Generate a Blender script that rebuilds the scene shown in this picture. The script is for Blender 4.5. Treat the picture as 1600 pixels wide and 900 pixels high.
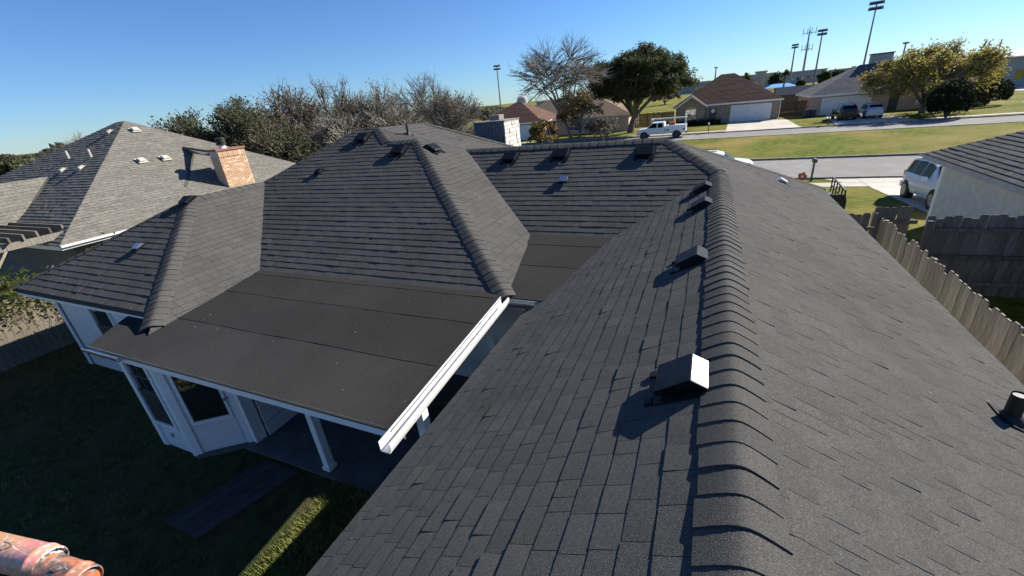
import bpy, bmesh, math, random
from mathutils import Vector, Matrix

rng = random.Random(11)
PI = math.pi
for o in list(bpy.data.objects):
    bpy.data.objects.remove(o)
scene = bpy.context.scene
COL = scene.collection

# ------------------------------------------------------------------ camera
HC = 4.84                       # camera height above the back yard
FPX = 654.28                    # focal length in photo pixels (1600 wide)
CR = Vector((0.91319, 0.39655, -0.09396))
CU = Vector((-0.08235, 0.40536, 0.91044))
CF = Vector((-0.39912, 0.82367, -0.40283))
cam_d = bpy.data.cameras.new('camera')
cam = bpy.data.objects.new('camera', cam_d)
COL.objects.link(cam)
m = Matrix((CR, CU, -CF)).transposed().to_4x4()
m.translation = Vector((0, 0, HC))
cam.matrix_world = m
cam_d.sensor_width = 36.0
cam_d.lens = FPX / 1600 * 36.0
cam_d.clip_start = 0.05
cam_d.clip_end = 6000
scene.camera = cam

# ------------------------------------------------------------------ light
KX, KY = 1.08, 1.25             # the sun's horizontal run per metre of fall
SUN_AZ = math.atan2(KX, KY)
SUN_EL = math.atan2(1.0, math.hypot(KX, KY))
world = bpy.data.worlds.new('World')
scene.world = world
world.use_nodes = True
wn = world.node_tree
bg = wn.nodes['Background']
sky = wn.nodes.new('ShaderNodeTexSky')
sky.sky_type = 'NISHITA'
sky.sun_disc = False
sky.sun_elevation = SUN_EL
sky.sun_rotation = SUN_AZ
sky.altitude = 0
sky.air_density = 1.0
sky.dust_density = 0.0
sky.ozone_density = 3.0
tint = wn.nodes.new('ShaderNodeMixRGB')          # one white balance over the whole sky
tint.blend_type = 'MULTIPLY'
tint.inputs[0].default_value = 1.0
tint.inputs[2].default_value = (0.62, 0.9, 1.32, 1)
wn.links.new(sky.outputs[0], tint.inputs[1])
wn.links.new(tint.outputs[0], bg.inputs[0])
bg.inputs[1].default_value = 0.05
sun_d = bpy.data.lights.new('sun', 'SUN')
sun_d.energy = 5.0
sun_d.angle = math.radians(0.53)
sun_d.color = (1.0, 0.95, 0.86)
sun = bpy.data.objects.new('sun', sun_d)
COL.objects.link(sun)
sun.rotation_euler = Vector((-KX, -KY, -1)).to_track_quat('-Z', 'Y').to_euler()
sun.location = (60, 90, 70)
scene.view_settings.view_transform = 'Standard'
scene.view_settings.look = 'None'
scene.view_settings.exposure = 1.1
scene.view_settings.gamma = 1.0

# ------------------------------------------------------------------ helpers
def ray(px, py):
    return CR * (px - 800) + CU * (450 - py) + CF * FPX
def G(px, py, z=0.0):
    d = ray(px, py); return Vector((0, 0, HC)) + d * ((z - HC) / d.z)
def atY(px, py, y):
    d = ray(px, py); return Vector((0, 0, HC)) + d * (y / d.y)
def atX(px, py, x):
    d = ray(px, py); return Vector((0, 0, HC)) + d * (x / d.x)
def proj(p):
    q = Vector(p) - Vector((0, 0, HC)); f = q.dot(CF)
    if f <= 0.05: return None
    return (800 + FPX * q.dot(CR) / f, 450 - FPX * q.dot(CU) / f, f)
def from_dist(px, dist, py=None):
    d = ray(px, 243.07 - 0.1032 * px if py is None else py); k = dist / math.hypot(d.x, d.y)
    return d.x * k, d.y * k
def height_at(px, py, dist):
    d = ray(px, py); return HC + d.z * dist / math.hypot(d.x, d.y)
def gz(y):                      # the ground: flat lots, then a fall to the street
    return -0.85 * min(1.0, max(0.0, (y - 13) / 14.0))

# ------------------------------------------------------------------ materials
MATS = {}
def N(t, kind, **kw):
    n = t.nodes.new(kind)
    for k, v in kw.items():
        if k in n.inputs: n.inputs[k].default_value = v
        else: setattr(n, k, v)
    return n
def mat(name, c0, c1=None, scale=4.0, rough=0.8, bump=0.0, bscale=None, metal=0.0, spec=0.5,
        detail=6.0, var=0.0, c2=None, scale2=0.6, f2=0.5, stretch=None, ramp=(0.35, 0.65), bdist=0.01, speck=None):
    if name in MATS: return MATS[name]
    ma = bpy.data.materials.new(name); ma.use_nodes = True
    t = ma.node_tree; b = t.nodes['Principled BSDF']; L = t.links.new
    b.inputs['Roughness'].default_value = rough
    b.inputs['Metallic'].default_value = metal
    b.inputs['Specular IOR Level'].default_value = spec
    c1 = c1 or tuple(min(1, x * 1.25) for x in c0)
    tc = N(t, 'ShaderNodeTexCoord'); src = tc.outputs['Object']
    if stretch:
        mp = N(t, 'ShaderNodeMapping'); mp.inputs['Scale'].default_value = stretch
        L(src, mp.inputs[0]); src = mp.outputs[0]
    nz = N(t, 'ShaderNodeTexNoise', Scale=scale, Detail=detail); L(src, nz.inputs['Vector'])
    rp = N(t, 'ShaderNodeValToRGB')
    rp.color_ramp.elements[0].position = ramp[0]; rp.color_ramp.elements[1].position = ramp[1]
    rp.color_ramp.elements[0].color = (*c0, 1); rp.color_ramp.elements[1].color = (*c1, 1)
    L(nz.outputs['Fac'], rp.inputs[0]); col = rp.outputs[0]
    if c2:
        n2 = N(t, 'ShaderNodeTexNoise', Scale=scale2, Detail=4.0); L(src, n2.inputs['Vector'])
        r2 = N(t, 'ShaderNodeValToRGB'); r2.color_ramp.elements[0].position = f2 - 0.1; r2.color_ramp.elements[1].position = f2 + 0.12
        L(n2.outputs['Fac'], r2.inputs[0])
        mx = N(t, 'ShaderNodeMixRGB'); mx.inputs[2].default_value = (*c2, 1)
        L(r2.outputs[0], mx.inputs[0]); L(col, mx.inputs[1]); col = mx.outputs[0]
    if speck:                   # (scale, amount, colour): pale mineral granules
        n3 = N(t, 'ShaderNodeTexNoise', Scale=speck[0], Detail=2.0); L(src, n3.inputs['Vector'])
        r3 = N(t, 'ShaderNodeValToRGB'); r3.color_ramp.elements[0].position = 0.52; r3.color_ramp.elements[1].position = 0.72
        r3.color_ramp.elements[1].color = (speck[1],) * 3 + (1,)
        L(n3.outputs['Fac'], r3.inputs[0])
        mx = N(t, 'ShaderNodeMixRGB'); mx.inputs[2].default_value = (*speck[2], 1)
        L(r3.outputs[0], mx.inputs[0]); L(col, mx.inputs[1]); col = mx.outputs[0]
    if var:
        at = N(t, 'ShaderNodeAttribute'); at.attribute_name = 'rnd'
        ma_ = N(t, 'ShaderNodeMath', operation='MULTIPLY_ADD'); ma_.inputs[1].default_value = 2 * var; ma_.inputs[2].default_value = 1 - var
        L(at.outputs['Fac'], ma_.inputs[0])
        mx = N(t, 'ShaderNodeMixRGB', blend_type='MULTIPLY'); mx.inputs[0].default_value = 1
        cb = N(t, 'ShaderNodeCombineColor')
        for i in range(3): L(ma_.outputs[0], cb.inputs[i])
        L(col, mx.inputs[1]); L(cb.outputs[0], mx.inputs[2]); col = mx.outputs[0]
    L(col, b.inputs['Base Color'])
    if bump:
        nb = N(t, 'ShaderNodeTexNoise', Scale=bscale or scale * 3, Detail=4.0); L(src, nb.inputs['Vector'])
        bp = N(t, 'ShaderNodeBump', Strength=bump, Distance=bdist); L(nb.outputs['Fac'], bp.inputs['Height'])
        L(bp.outputs[0], b.inputs['Normal'])
    MATS[name] = ma
    return ma

SHINGLE = mat('charcoal_shingle', (0.052, 0.05, 0.0475), (0.096, 0.093, 0.088), 130, 0.95, 0.9, 210, var=0.07, spec=0.03,
              c2=(0.061, 0.059, 0.056), scale2=0.8, f2=0.55, bdist=0.004, speck=(170, 0.5, (0.2, 0.195, 0.185)))
CAPMAT = mat('charcoal_cap', (0.048, 0.046, 0.0435), (0.087, 0.084, 0.079), 130, 0.95, 0.9, 210, var=0.08, spec=0.03, bdist=0.004,
             speck=(170, 0.45, (0.18, 0.175, 0.165)))
ROLL = mat('roll_roofing', (0.020, 0.0195, 0.019), (0.030, 0.0295, 0.0285), 60, 0.95, 0.5, 160, c2=(0.031, 0.0305, 0.0295), scale2=0.7, spec=0.05, bdist=0.003,
           speck=(180, 0.3, (0.13, 0.13, 0.12)), var=0.08)
DECK = mat('roof_underside', (0.03, 0.028, 0.026), rough=0.9)
GREYROOF = mat('weathered_grey_shingle', (0.125, 0.115, 0.098), (0.185, 0.172, 0.148), 9, 0.95, 0.6, 60, var=0.12, spec=0.1, stretch=(1, 1, 2.2))
DARKGREY = mat('dark_grey_shingle', (0.05, 0.05, 0.055), (0.085, 0.085, 0.09), 12, 0.95, 0.6, 60, var=0.2, spec=0.1)
BROWNROOF = mat('brown_shingle', (0.095, 0.052, 0.036), (0.155, 0.09, 0.065), 6, 0.95, 0.8, 10, spec=0.1, var=0.15, c2=(0.12, 0.075, 0.06), scale2=0.4)
SLATEROOF = mat('slate_grey_shingle', (0.085, 0.088, 0.095), (0.13, 0.134, 0.142), 6, 0.95, 0.8, 10, spec=0.1, var=0.15)
TANROOF = mat('tan_shingle', (0.17, 0.12, 0.085), (0.24, 0.18, 0.13), 5, 0.95, 0.6, 10, spec=0.1, var=0.15)
WHITE = mat('white_paint', (0.66, 0.66, 0.65), (0.72, 0.72, 0.7), 5, 0.55, 0.15, 40, c2=(0.5, 0.5, 0.48), scale2=1.1, f2=0.66)
TRIM = mat('white_trim', (0.76, 0.76, 0.74), (0.8, 0.8, 0.78), 7, 0.5, 0.1, 30)
GUTTER = mat('white_gutter', (0.78, 0.77, 0.73), (0.8, 0.79, 0.76), 12, 0.35, 0.05, 20, c2=(0.62, 0.57, 0.46), scale2=3.0, f2=0.70)
GALV = mat('galvanised_metal', (0.45, 0.47, 0.5), (0.6, 0.62, 0.64), 9, 0.28, 0.2, 14, metal=0.9)
BLACKM = mat('black_painted_metal', (0.008, 0.009, 0.011), (0.016, 0.017, 0.02), 14, 0.42, 0.1, 30, spec=0.3)
BLACKW = mat('worn_black_metal', (0.004, 0.0045, 0.0055), (0.01, 0.011, 0.013), 18, 0.33, 0.15, 24, spec=0.4)
for _m in (BLACKM, BLACKW): _m.node_tree.nodes['Principled BSDF'].inputs['IOR'].default_value = 1.25
WORNGLARE = mat('worn_glare_metal', (0.22, 0.22, 0.215), (0.62, 0.62, 0.6), 24, 0.38, 0.15, 40, metal=0.55, spec=0.6, ramp=(0.36, 0.46), stretch=(1, 2.5, 1))  # scratched metal, its pale tone carries the sun glare missing from the black hood
RUBBER = mat('black_rubber', (0.012, 0.012, 0.013), rough=0.6)
PALEV = mat('weathered_pale_metal', (0.36, 0.34, 0.28), (0.48, 0.45, 0.38), 8, 0.5)
GLASS = mat('dark_window_glass', (0.012, 0.014, 0.016), (0.02, 0.022, 0.024), 1, 0.03, 0.12, 3, spec=0.9, bdist=0.02)
GLASS.node_tree.nodes['Principled BSDF'].inputs['IOR'].default_value = 2.1
CARGLASS = mat('tinted_car_glass', (0.006, 0.007, 0.009), rough=0.08, spec=0.15)
CARGLASS.node_tree.nodes['Principled BSDF'].inputs['IOR'].default_value = 1.2
BRICK = mat('tan_brick', (0.42, 0.25, 0.15), (0.62, 0.42, 0.28), 5, 0.9, 0.5, 40, var=0.3, spec=0.2)
BRICK2 = mat('buff_brick', (0.30, 0.24, 0.18), (0.40, 0.32, 0.25), 7, 0.9, 0.4, 20, spec=0.2, c2=(0.27, 0.21, 0.16), scale2=2)
PINKBRICK = mat('pink_brick', (0.42, 0.31, 0.24), (0.52, 0.39, 0.31), 7, 0.9, 0.4, 20, spec=0.2)
STONE = mat('pale_stone', (0.42, 0.39, 0.34), (0.66, 0.63, 0.57), 6, 0.9, 0.6, 20, spec=0.2)
MORTAR = mat('mortar', (0.45, 0.40, 0.34), rough=0.95)
CAPRED = mat('terracotta_cap', (0.20, 0.075, 0.05), (0.28, 0.12, 0.08), 9, 0.85)
SIDING = mat('slate_siding', (0.06, 0.075, 0.09), (0.085, 0.1, 0.118), 8, 0.7)
NWALL = mat('pale_siding', (0.46, 0.46, 0.45), (0.55, 0.55, 0.53), 4, 0.8, 0.2, 20)
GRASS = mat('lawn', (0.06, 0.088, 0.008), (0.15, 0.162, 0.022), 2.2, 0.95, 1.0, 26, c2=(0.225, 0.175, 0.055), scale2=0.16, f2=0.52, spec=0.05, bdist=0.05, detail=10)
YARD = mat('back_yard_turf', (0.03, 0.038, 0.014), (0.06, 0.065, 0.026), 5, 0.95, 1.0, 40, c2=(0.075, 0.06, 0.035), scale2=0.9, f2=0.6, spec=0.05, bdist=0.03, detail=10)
BLADE = mat('grass_blade', (0.09, 0.12, 0.025), (0.2, 0.2, 0.06), 3, 0.9, var=0.4, spec=0.1)
ASPHALT = mat('street_asphalt', (0.19, 0.185, 0.175), (0.26, 0.25, 0.235), 1.6, 0.95, 0.4, 60, c2=(0.2, 0.19, 0.175), scale2=0.35, spec=0.1)
CONC = mat('pale_concrete', (0.42, 0.39, 0.33), (0.54, 0.50, 0.43), 1.8, 0.92, 0.3, 40, c2=(0.40, 0.37, 0.31), scale2=0.6, spec=0.15)
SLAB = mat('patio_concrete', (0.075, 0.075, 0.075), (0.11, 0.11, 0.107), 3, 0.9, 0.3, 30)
KERB = mat('kerb_concrete', (0.16, 0.14, 0.12), (0.26, 0.24, 0.21), 3, 0.95)
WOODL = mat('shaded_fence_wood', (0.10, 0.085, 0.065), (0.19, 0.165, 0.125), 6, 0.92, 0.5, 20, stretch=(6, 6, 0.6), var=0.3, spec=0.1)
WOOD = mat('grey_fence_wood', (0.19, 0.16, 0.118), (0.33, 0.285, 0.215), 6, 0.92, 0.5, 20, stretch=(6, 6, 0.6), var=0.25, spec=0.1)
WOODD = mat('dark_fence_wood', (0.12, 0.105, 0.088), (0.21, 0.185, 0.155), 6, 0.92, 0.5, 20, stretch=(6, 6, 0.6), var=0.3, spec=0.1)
WOODB = mat('brown_fence_wood', (0.13, 0.09, 0.06), (0.2, 0.145, 0.1), 3, 0.92, 0.3, 9, stretch=(5, 5, 0.6), var=0.2, spec=0.1)
PLANK = mat('weathered_walk_plank', (0.032, 0.031, 0.03), (0.045, 0.043, 0.041), 6, 1.0, 0.4, 20, var=0.25)
BARK = mat('bark', (0.075, 0.062, 0.05), (0.15, 0.125, 0.1), 7, 0.95, 0.7, 20)
TWIG = mat('pale_twig', (0.15, 0.132, 0.108), (0.235, 0.21, 0.175), 6, 0.95)
TWIGB = mat('brown_twig', (0.11, 0.088, 0.07), (0.18, 0.145, 0.115), 6, 0.95)
def leafmat(n, a, b, v=0.45):
    ma = mat(n, a, b, 1.2, 0.75, var=v, spec=0.25)
    t = ma.node_tree; p = t.nodes['Principled BSDF']; out = t.nodes['Material Output']
    tr = t.nodes.new('ShaderNodeBsdfTranslucent'); mx = t.nodes.new('ShaderNodeMixShader'); mx.inputs[0].default_value = 0.4
    t.links.new(p.inputs['Base Color'].links[0].from_socket, tr.inputs[0])
    t.links.new(p.outputs[0], mx.inputs[1]); t.links.new(tr.outputs[0], mx.inputs[2]); t.links.new(mx.outputs[0], out.inputs[0])
    return ma
LF_OLIVE = leafmat('olive_leaf', (0.06, 0.068, 0.032), (0.115, 0.118, 0.06))
LF_GREY = leafmat('greygreen_leaf', (0.11, 0.105, 0.07), (0.19, 0.172, 0.115))
LF_BROWN = leafmat('brown_leaf', (0.125, 0.108, 0.083), (0.19, 0.167, 0.13))
LF_OAK = leafmat('live_oak_leaf', (0.035, 0.045, 0.017), (0.08, 0.088, 0.036))
LF_YEL = leafmat('yellowing_leaf', (0.2, 0.175, 0.045), (0.36, 0.3, 0.07), 0.45)
LF_RUST = leafmat('rusty_leaf', (0.17, 0.11, 0.035), (0.25, 0.18, 0.06))
LF_DARK = leafmat('dark_hedge_leaf', (0.014, 0.022, 0.008), (0.03, 0.042, 0.015))
LF_VINE = leafmat('vine_leaf', (0.1, 0.125, 0.03), (0.22, 0.235, 0.08))
CARWHITE = mat('white_car_paint', (0.72, 0.73, 0.74), (0.76, 0.77, 0.78), 1, 0.18, spec=0.6)
CARBLACK = mat('black_car_paint', (0.012, 0.013, 0.016), rough=0.15, spec=0.6)
CARSILVER = mat('silver_car_paint', (0.45, 0.47, 0.5), (0.5, 0.52, 0.55), 1, 0.22, metal=0.4)
RIM = mat('wheel_rim', (0.4, 0.41, 0.42), rough=0.3, metal=0.7)
RED = mat('red_lamp', (0.4, 0.02, 0.015), rough=0.3)
REDP = mat('red_plastic', (0.5, 0.09, 0.05), rough=0.5)
BLUEF = mat('blue_shade_cloth', (0.06, 0.28, 0.62), (0.09, 0.36, 0.7), 3, 0.7)
BEIGE = mat('beige_wall', (0.36, 0.32, 0.27), (0.42, 0.38, 0.33), 0.3, 0.9)
GREYW = mat('grey_wall', (0.34, 0.34, 0.34), (0.40, 0.40, 0.39), 0.3, 0.9)
POLE = mat('grey_steel_pole', (0.16, 0.17, 0.18), (0.2, 0.21, 0.22), 2, 0.5, metal=0.5)
DGREY = mat('dark_metal', (0.04, 0.042, 0.045), rough=0.5)
CLOTH = mat('faded_cloth', (0.42, 0.36, 0.34), (0.5, 0.45, 0.44), 8, 0.9)
RUSTP = mat('flaking_pink_paint', (0.62, 0.20, 0.20), (0.70, 0.33, 0.24), 5, 0.4, 0.3, 30, c2=(0.40, 0.23, 0.1), scale2=4.0, f2=0.5, spec=0.5, speck=(26, 0.8, (0.5, 0.5, 0.48)))
RUSTO = mat('rusty_orange_paint', (0.58, 0.16, 0.07), (0.40, 0.21, 0.13), 7, 0.45, 0.4, 40, c2=(0.10, 0.08, 0.07), scale2=7.0, f2=0.5, spec=0.5, speck=(22, 0.7, (0.45, 0.38, 0.34)))
BAREM = mat('bare_worn_metal', (0.16, 0.17, 0.16), (0.75, 0.75, 0.72), 22, 0.35, 0.3, 30, metal=0.3, ramp=(0.5, 0.58))

# ------------------------------------------------------------------ mesh builder
class MB:
    def __init__(s): s.v = []; s.f = []; s.r = []
    def add(s, vs, fs, r=None):
        b = len(s.v); s.v += [Vector(p) for p in vs]
        r = rng.random() if r is None else r
        for f in fs: s.f.append([i + b for i in f]); s.r.append(r)
        return s
    def poly(s, pts, r=None): return s.add(pts, [list(range(len(pts)))], r)
    def prism(s, pts, d, r=None):
        n = len(pts); d = Vector(d)
        low = [Vector(p) + d for p in pts]
        fs = [list(range(n)), list(range(2 * n - 1, n - 1, -1))]
        for i in range(n):
            j = (i + 1) % n; fs.append([j, i, i + n, j + n])
        return s.add(list(pts) + low, fs, r)
    def box(s, x0, x1, y0, y1, z0, z1, r=None):
        return s.prism([(x0, y0, z1), (x1, y0, z1), (x1, y1, z1), (x0, y1, z1)], (0, 0, z0 - z1), r)
    def bar(s, a, b, w, h, up=(0, 0, 1), r=None):
        a = Vector(a); b = Vector(b); d = (b - a).normalized(); up = Vector(up)
        sd = d.cross(up)
        if sd.length < 1e-4: sd = d.cross(Vector((1, 0, 0)))
        sd.normalize(); u = sd.cross(d).normalized()
        o = [(-w / 2, -h / 2), (w / 2, -h / 2), (w / 2, h / 2), (-w / 2, h / 2)]
        vs = [a + sd * x + u * y for x, y in o] + [b + sd * x + u * y for x, y in o]
        return s.add(vs, [[3, 2, 1, 0], [4, 5, 6, 7], [0, 1, 5, 4], [1, 2, 6, 5], [2, 3, 7, 6], [3, 0, 4, 7]], r)
    def tube(s, pts, rad, n=8, r=None, cap=True):
        pts = [Vector(p) for p in pts]; rings = []
        for i, p in enumerate(pts):
            d = (pts[min(i + 1, len(pts) - 1)] - pts[max(i - 1, 0)]).normalized()
            a = d.cross(Vector((0, 0, 1)) if abs(d.z) < 0.9 else Vector((1, 0, 0))).normalized(); b = d.cross(a)
            q = rad[i] if isinstance(rad, (list, tuple)) else rad
            rings.append([p + (a * math.cos(2 * PI * k / n) + b * math.sin(2 * PI * k / n)) * q for k in range(n)])
        vs = [p for rg in rings for p in rg]; fs = []
        for i in range(len(pts) - 1):
            for k in range(n):
                fs.append([i * n + k, i * n + (k + 1) % n, (i + 1) * n + (k + 1) % n, (i + 1) * n + k])
        if cap: fs += [list(range(n - 1, -1, -1)), [len(vs) - n + k for k in range(n)]]
        return s.add(vs, fs, r)
    def build(s, name, material, parent=None, origin=None, smooth=False):
        """origin: world point that becomes the mesh's zero (None: vertices are local to the parent)"""
        me = bpy.data.meshes.new(name)
        o0 = Vector(origin) if origin is not None else Vector((0, 0, 0))
        me.from_pydata([tuple(p - o0) for p in s.v], [], s.f)
        me.materials.append(material)
        at = me.attributes.new('rnd', 'FLOAT', 'FACE')
        at.data.foreach_set('value', s.r)
        if smooth:
            me.polygons.foreach_set('use_smooth', [True] * len(s.f))
            me.set_sharp_from_angle(angle=math.radians(40))
        me.update()
        ob = bpy.data.objects.new(name, me); COL.objects.link(ob)
        if parent is not None: ob.parent = parent
        return ob
def tag(o, label, cat=None, group=None, kind=None):
    if label: o['label'] = label
    if cat: o['category'] = cat
    if group: o['group'] = group
    if kind: o['kind'] = kind
    return o
def thing(name, label, cat, loc=(0, 0, 0), rz=0.0, group=None):
    o = bpy.data.objects.new(name, None); COL.objects.link(o)
    o.location = loc; o.rotation_euler = (0, 0, rz); o.empty_display_size = 0.2
    return tag(o, label, cat, group)
def wl(root):                   # the world point that is the zero of a thing's parts
    return Vector(root.location)
def structure(mb, name, material):
    o = mb.build(name, material); o['kind'] = 'structure'; return o
def inst(src, name, parent, loc, rot=None, scale=None):
    o = bpy.data.objects.new(name, src.data); COL.objects.link(o)
    o.parent = parent; o.location = loc
    if rot is not None: o.rotation_euler = rot
    if scale is not None: o.scale = scale
    return o

# ------------------------------------------------------------------ the ground and the streets
gm = MB()
ys = [-400, -40, 13, 27, 70, 400, 5000]
xs = [-4000, -300, -60, 60, 300, 4000]
for i in range(len(ys) - 1):
    for j in range(len(xs) - 1):
        gm.poly([(xs[j], ys[i], gz(ys[i])), (xs[j + 1], ys[i], gz(ys[i])), (xs[j + 1], ys[i + 1], gz(ys[i + 1])), (xs[j], ys[i + 1], gz(ys[i + 1]))], 0.5)
structure(gm, 'ground', GRASS)
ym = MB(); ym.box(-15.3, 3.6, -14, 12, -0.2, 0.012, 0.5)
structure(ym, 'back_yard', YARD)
ZS = -0.85
def sheet(name, pts, material, dz=0.012):
    mb = MB(); mb.poly([(x, y, gz(y) + dz) for x, y in pts], 0.5); return structure(mb, name, material)
sheet('near_street', [(-200, 29.7), (200, 29.7), (200, 37.0), (-200, 37.0)], ASPHALT)
sheet('far_street', [(-200, 53.6), (200, 53.6), (200, 59.2), (-200, 59.2)], ASPHALT)
for nm, y, h in (('near_kerb', 29.62, 0.10), ('median_kerb', 37.08, 0.14), ('median_kerb', 53.5, 0.04), ('far_kerb', 59.28, 0.12)):
    k = MB(); k.box(-200, 200, y - 0.08, y + 0.08, ZS - 0.1, ZS + h); structure(k, nm, KERB)
def strip(name, x0, x1, y0, y1, material, dz):
    mb = MB(); cuts = sorted({y0, y1} | {c for c in (13, 27) if y0 < c < y1})
    for a, b in zip(cuts, cuts[1:]):
        mb.poly([(x0, a, gz(a) + dz), (x1, a, gz(a) + dz), (x1, b, gz(b) + dz), (x0, b, gz(b) + dz)], 0.5)
    return structure(mb, name, material)
strip('sidewalk', -60, 7.79, 27.35, 28.4, CONC, 0.012)
strip('neighbour_driveway', 7.8, 13.2, 18.2, 29.5, CONC, 0.02)
sheet('neighbour_driveway_apron', [(6.9, 28.45), (7.79, 28.45), (7.79, 29.52), (6.2, 29.52)], CONC, 0.016)
strip('house_driveway', -3.2, 2.6, 15.2, 29.5, CONC, 0.02)
sheet('far_driveway', [(1.6, 59.4), (9.9, 59.4), (9.6, 62), (9.7, 72), (8.2, 73.4), (2.4, 73.4), (2.2, 68), (1.9, 62)], CONC, 0.02)
sheet('far_driveway', [(12.8, 59.4), (20.2, 59.4), (19.6, 74), (14.3, 74)], CONC, 0.02)
sheet('far_sidewalk', [(-120, 61.2), (1.8, 61.2), (1.8, 62.2), (-120, 62.2)], CONC, 0.016)
sheet('far_sidewalk', [(21, 61.2), (140, 61.2), (140, 62.2), (21, 62.2)], CONC, 0.016)
sheet('school_road', [(44, 96), (300, 150), (300, 168), (40, 108)], CONC, 0.02)
sheet('school_path', [(34, 73), (140, 88), (140, 90.5), (34, 75)], CONC, 0.016)

# ------------------------------------------------------------------ the shingled house
S = 1.1
def A(x, y, za): return Vector((S * x, S * y, HC + S * (za - 5)))
HOUSE = thing('shingled_house', 'single storey white house with new charcoal shingle roof filling the foreground', 'house', (-4, 5, 0))
HO = wl(HOUSE)
EXP = 0.157
PIECES = []                     # every shingle: (deck, verts, faces, rnd, score)
def clip(poly, conv):
    out = poly
    n = len(conv)
    for i in range(n):
        a, b = conv[i], conv[(i + 1) % n]
        inp, out = out, []
        if not inp: return []
        def side(p): return (b[0] - a[0]) * (p[1] - a[1]) - (b[1] - a[1]) * (p[0] - a[0])
        for k in range(len(inp)):
            p, q = inp[k], inp[(k + 1) % len(inp)]
            sp, sq = side(p), side(q)
            if sp >= 0: out.append(p)
            if (sp >= 0) != (sq >= 0):
                t = sp / (sp - sq); out.append((p[0] + t * (q[0] - p[0]), p[1] + t * (q[1] - p[1])))
    return out
def area2(p): return 0.5 * sum(p[i][0] * p[(i + 1) % len(p)][1] - p[(i + 1) % len(p)][0] * p[i][1] for i in range(len(p)))
def frame(poly):
    n = Vector((0, 0, 0))
    for i in range(len(poly)): n += (poly[i] - poly[0]).cross(poly[(i + 1) % len(poly)] - poly[0])
    n.normalize()
    if n.z < 0: n = -n
    t = Vector((0, 0, 1)).cross(n).normalized()
    return n, t, n.cross(t)     # normal, along the course, up the slope
def tabs(polys, exp, wmin, wmax, hmin, hmax, gap=0.004, lift=0.0):
    """shingle tabs over convex polygons of one plane"""
    n, t, s = frame(polys[0])
    o = min((p for pl in polys for p in pl), key=lambda p: p.z)
    C2 = []
    for pl in polys:
        c = [((p - o).dot(t), (p - o).dot(s)) for p in pl]
        if area2(c) < 0: c.reverse()
        C2.append(c)
    amin = min(p[0] for c in C2 for p in c); amax = max(p[0] for c in C2 for p in c)
    bmax = max(p[1] for c in C2 for p in c)
    out = []
    for k in range(int(bmax / exp) + 1):
        b0 = k * exp; x = amin - rng.random() * wmax
        jit = rng.uniform(-0.004, 0.004)
        while x < amax:
            w = rng.uniform(wmin, wmax); hb = rng.uniform(hmin, hmax)
            if rng.random() < 0.10: hb += rng.uniform(0.002, 0.006)
            if rng.random() < 0.12: w *= 0.55
            tl = rng.uniform(-0.003, 0.003); dj = rng.uniform(-0.003, 0.003)
            lo = b0 + jit + dj
            q = [(x + gap / 2, lo), (x + w - gap / 2, lo), (x + w - gap / 2, b0 + exp), (x + gap / 2, b0 + exp)]
            rr = rng.random()
            for c in C2:
                cl = clip(q, c)
                if len(cl) < 3 or area2(cl) < 4e-4: continue
                top = []
                for a, b in cl:
                    fr = min(1, max(0, (b - b0) / exp))
                    h = hb * (1 - fr) + 0.003 + tl * (1 - fr) * ((a - x) / w - 0.5)
                    top.append(o + t * a + s * b + n * (h + lift))
                bot = [o + t * a + s * b - n * 0.008 for a, b in cl]
                m_ = len(cl)
                fs = [list(range(m_))] + [[(i + 1) % m_, i, i + m_, (i + 1) % m_ + m_] for i in range(m_)]
                out.append((top + bot, fs, rr))
            x += w
    return out
def deck_mesh(polys, th):
    mb = MB()
    for pl in polys:
        n, t, s = frame(pl)
        pl = pl if sum((pl[i].x * pl[(i + 1) % len(pl)].y - pl[(i + 1) % len(pl)].x * pl[i].y) for i in range(len(pl))) > 0 else pl[::-1]
        mb.prism([p - n * 0.01 for p in pl], (0, 0, -th))
    return mb
def slope(polys, label=None, hs=1.0):
    d = deck_mesh(polys, 0.10).build('roof_slope', DECK, HOUSE, HO)
    if label: d['label'] = label
    for vs, fs, r in tabs(polys, EXP, 0.17, 0.25, 0.0055 * hs, 0.0095 * hs):
        c = sum(vs, Vector()) / len(vs)
        q = proj(c); sc = 0.0
        if q and -30 < q[0] < 1630 and -30 < q[1] < 930: sc = 1.0 / q[2] ** 2
        PIECES.append([d, vs, fs, r, sc])
    return d

XR, ZR, YV = 0.225, 3.55, 8.4
YN = -2.6
V0 = A(XR, YV, ZR); Ept = A(-0.775, 9.4, 4.05); Mpt = A(-5.4, 9.4, 4.05)
FH = A(2.7, 12.875, 2.3125)
# near wing
slope([[A(XR, YN, ZR), A(2.7, YN, 2.3125), A(2.7, YV, 2.3125), V0], [V0, A(2.7, YV, 2.3125), FH, Ept]], 'long sunlit right-hand slope')
slope([[A(XR, YN, ZR), V0, A(-1.875, 6.3, 2.5), A(-2.1, 5.0, 2.3875), A(-2.1, YN, 2.3875)]], 'left slope of the near wing with four box vents', 0.6)
# slope between the wings, facing the camera
slope([[Mpt, A(-2.8, 6.8, 2.75), A(-1.375, 6.8, 2.75), V0, Ept]])
# its street side (out of sight)
slope([[Mpt, Ept, FH, A(-5.4, 12.875, 2.3125)]])
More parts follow.
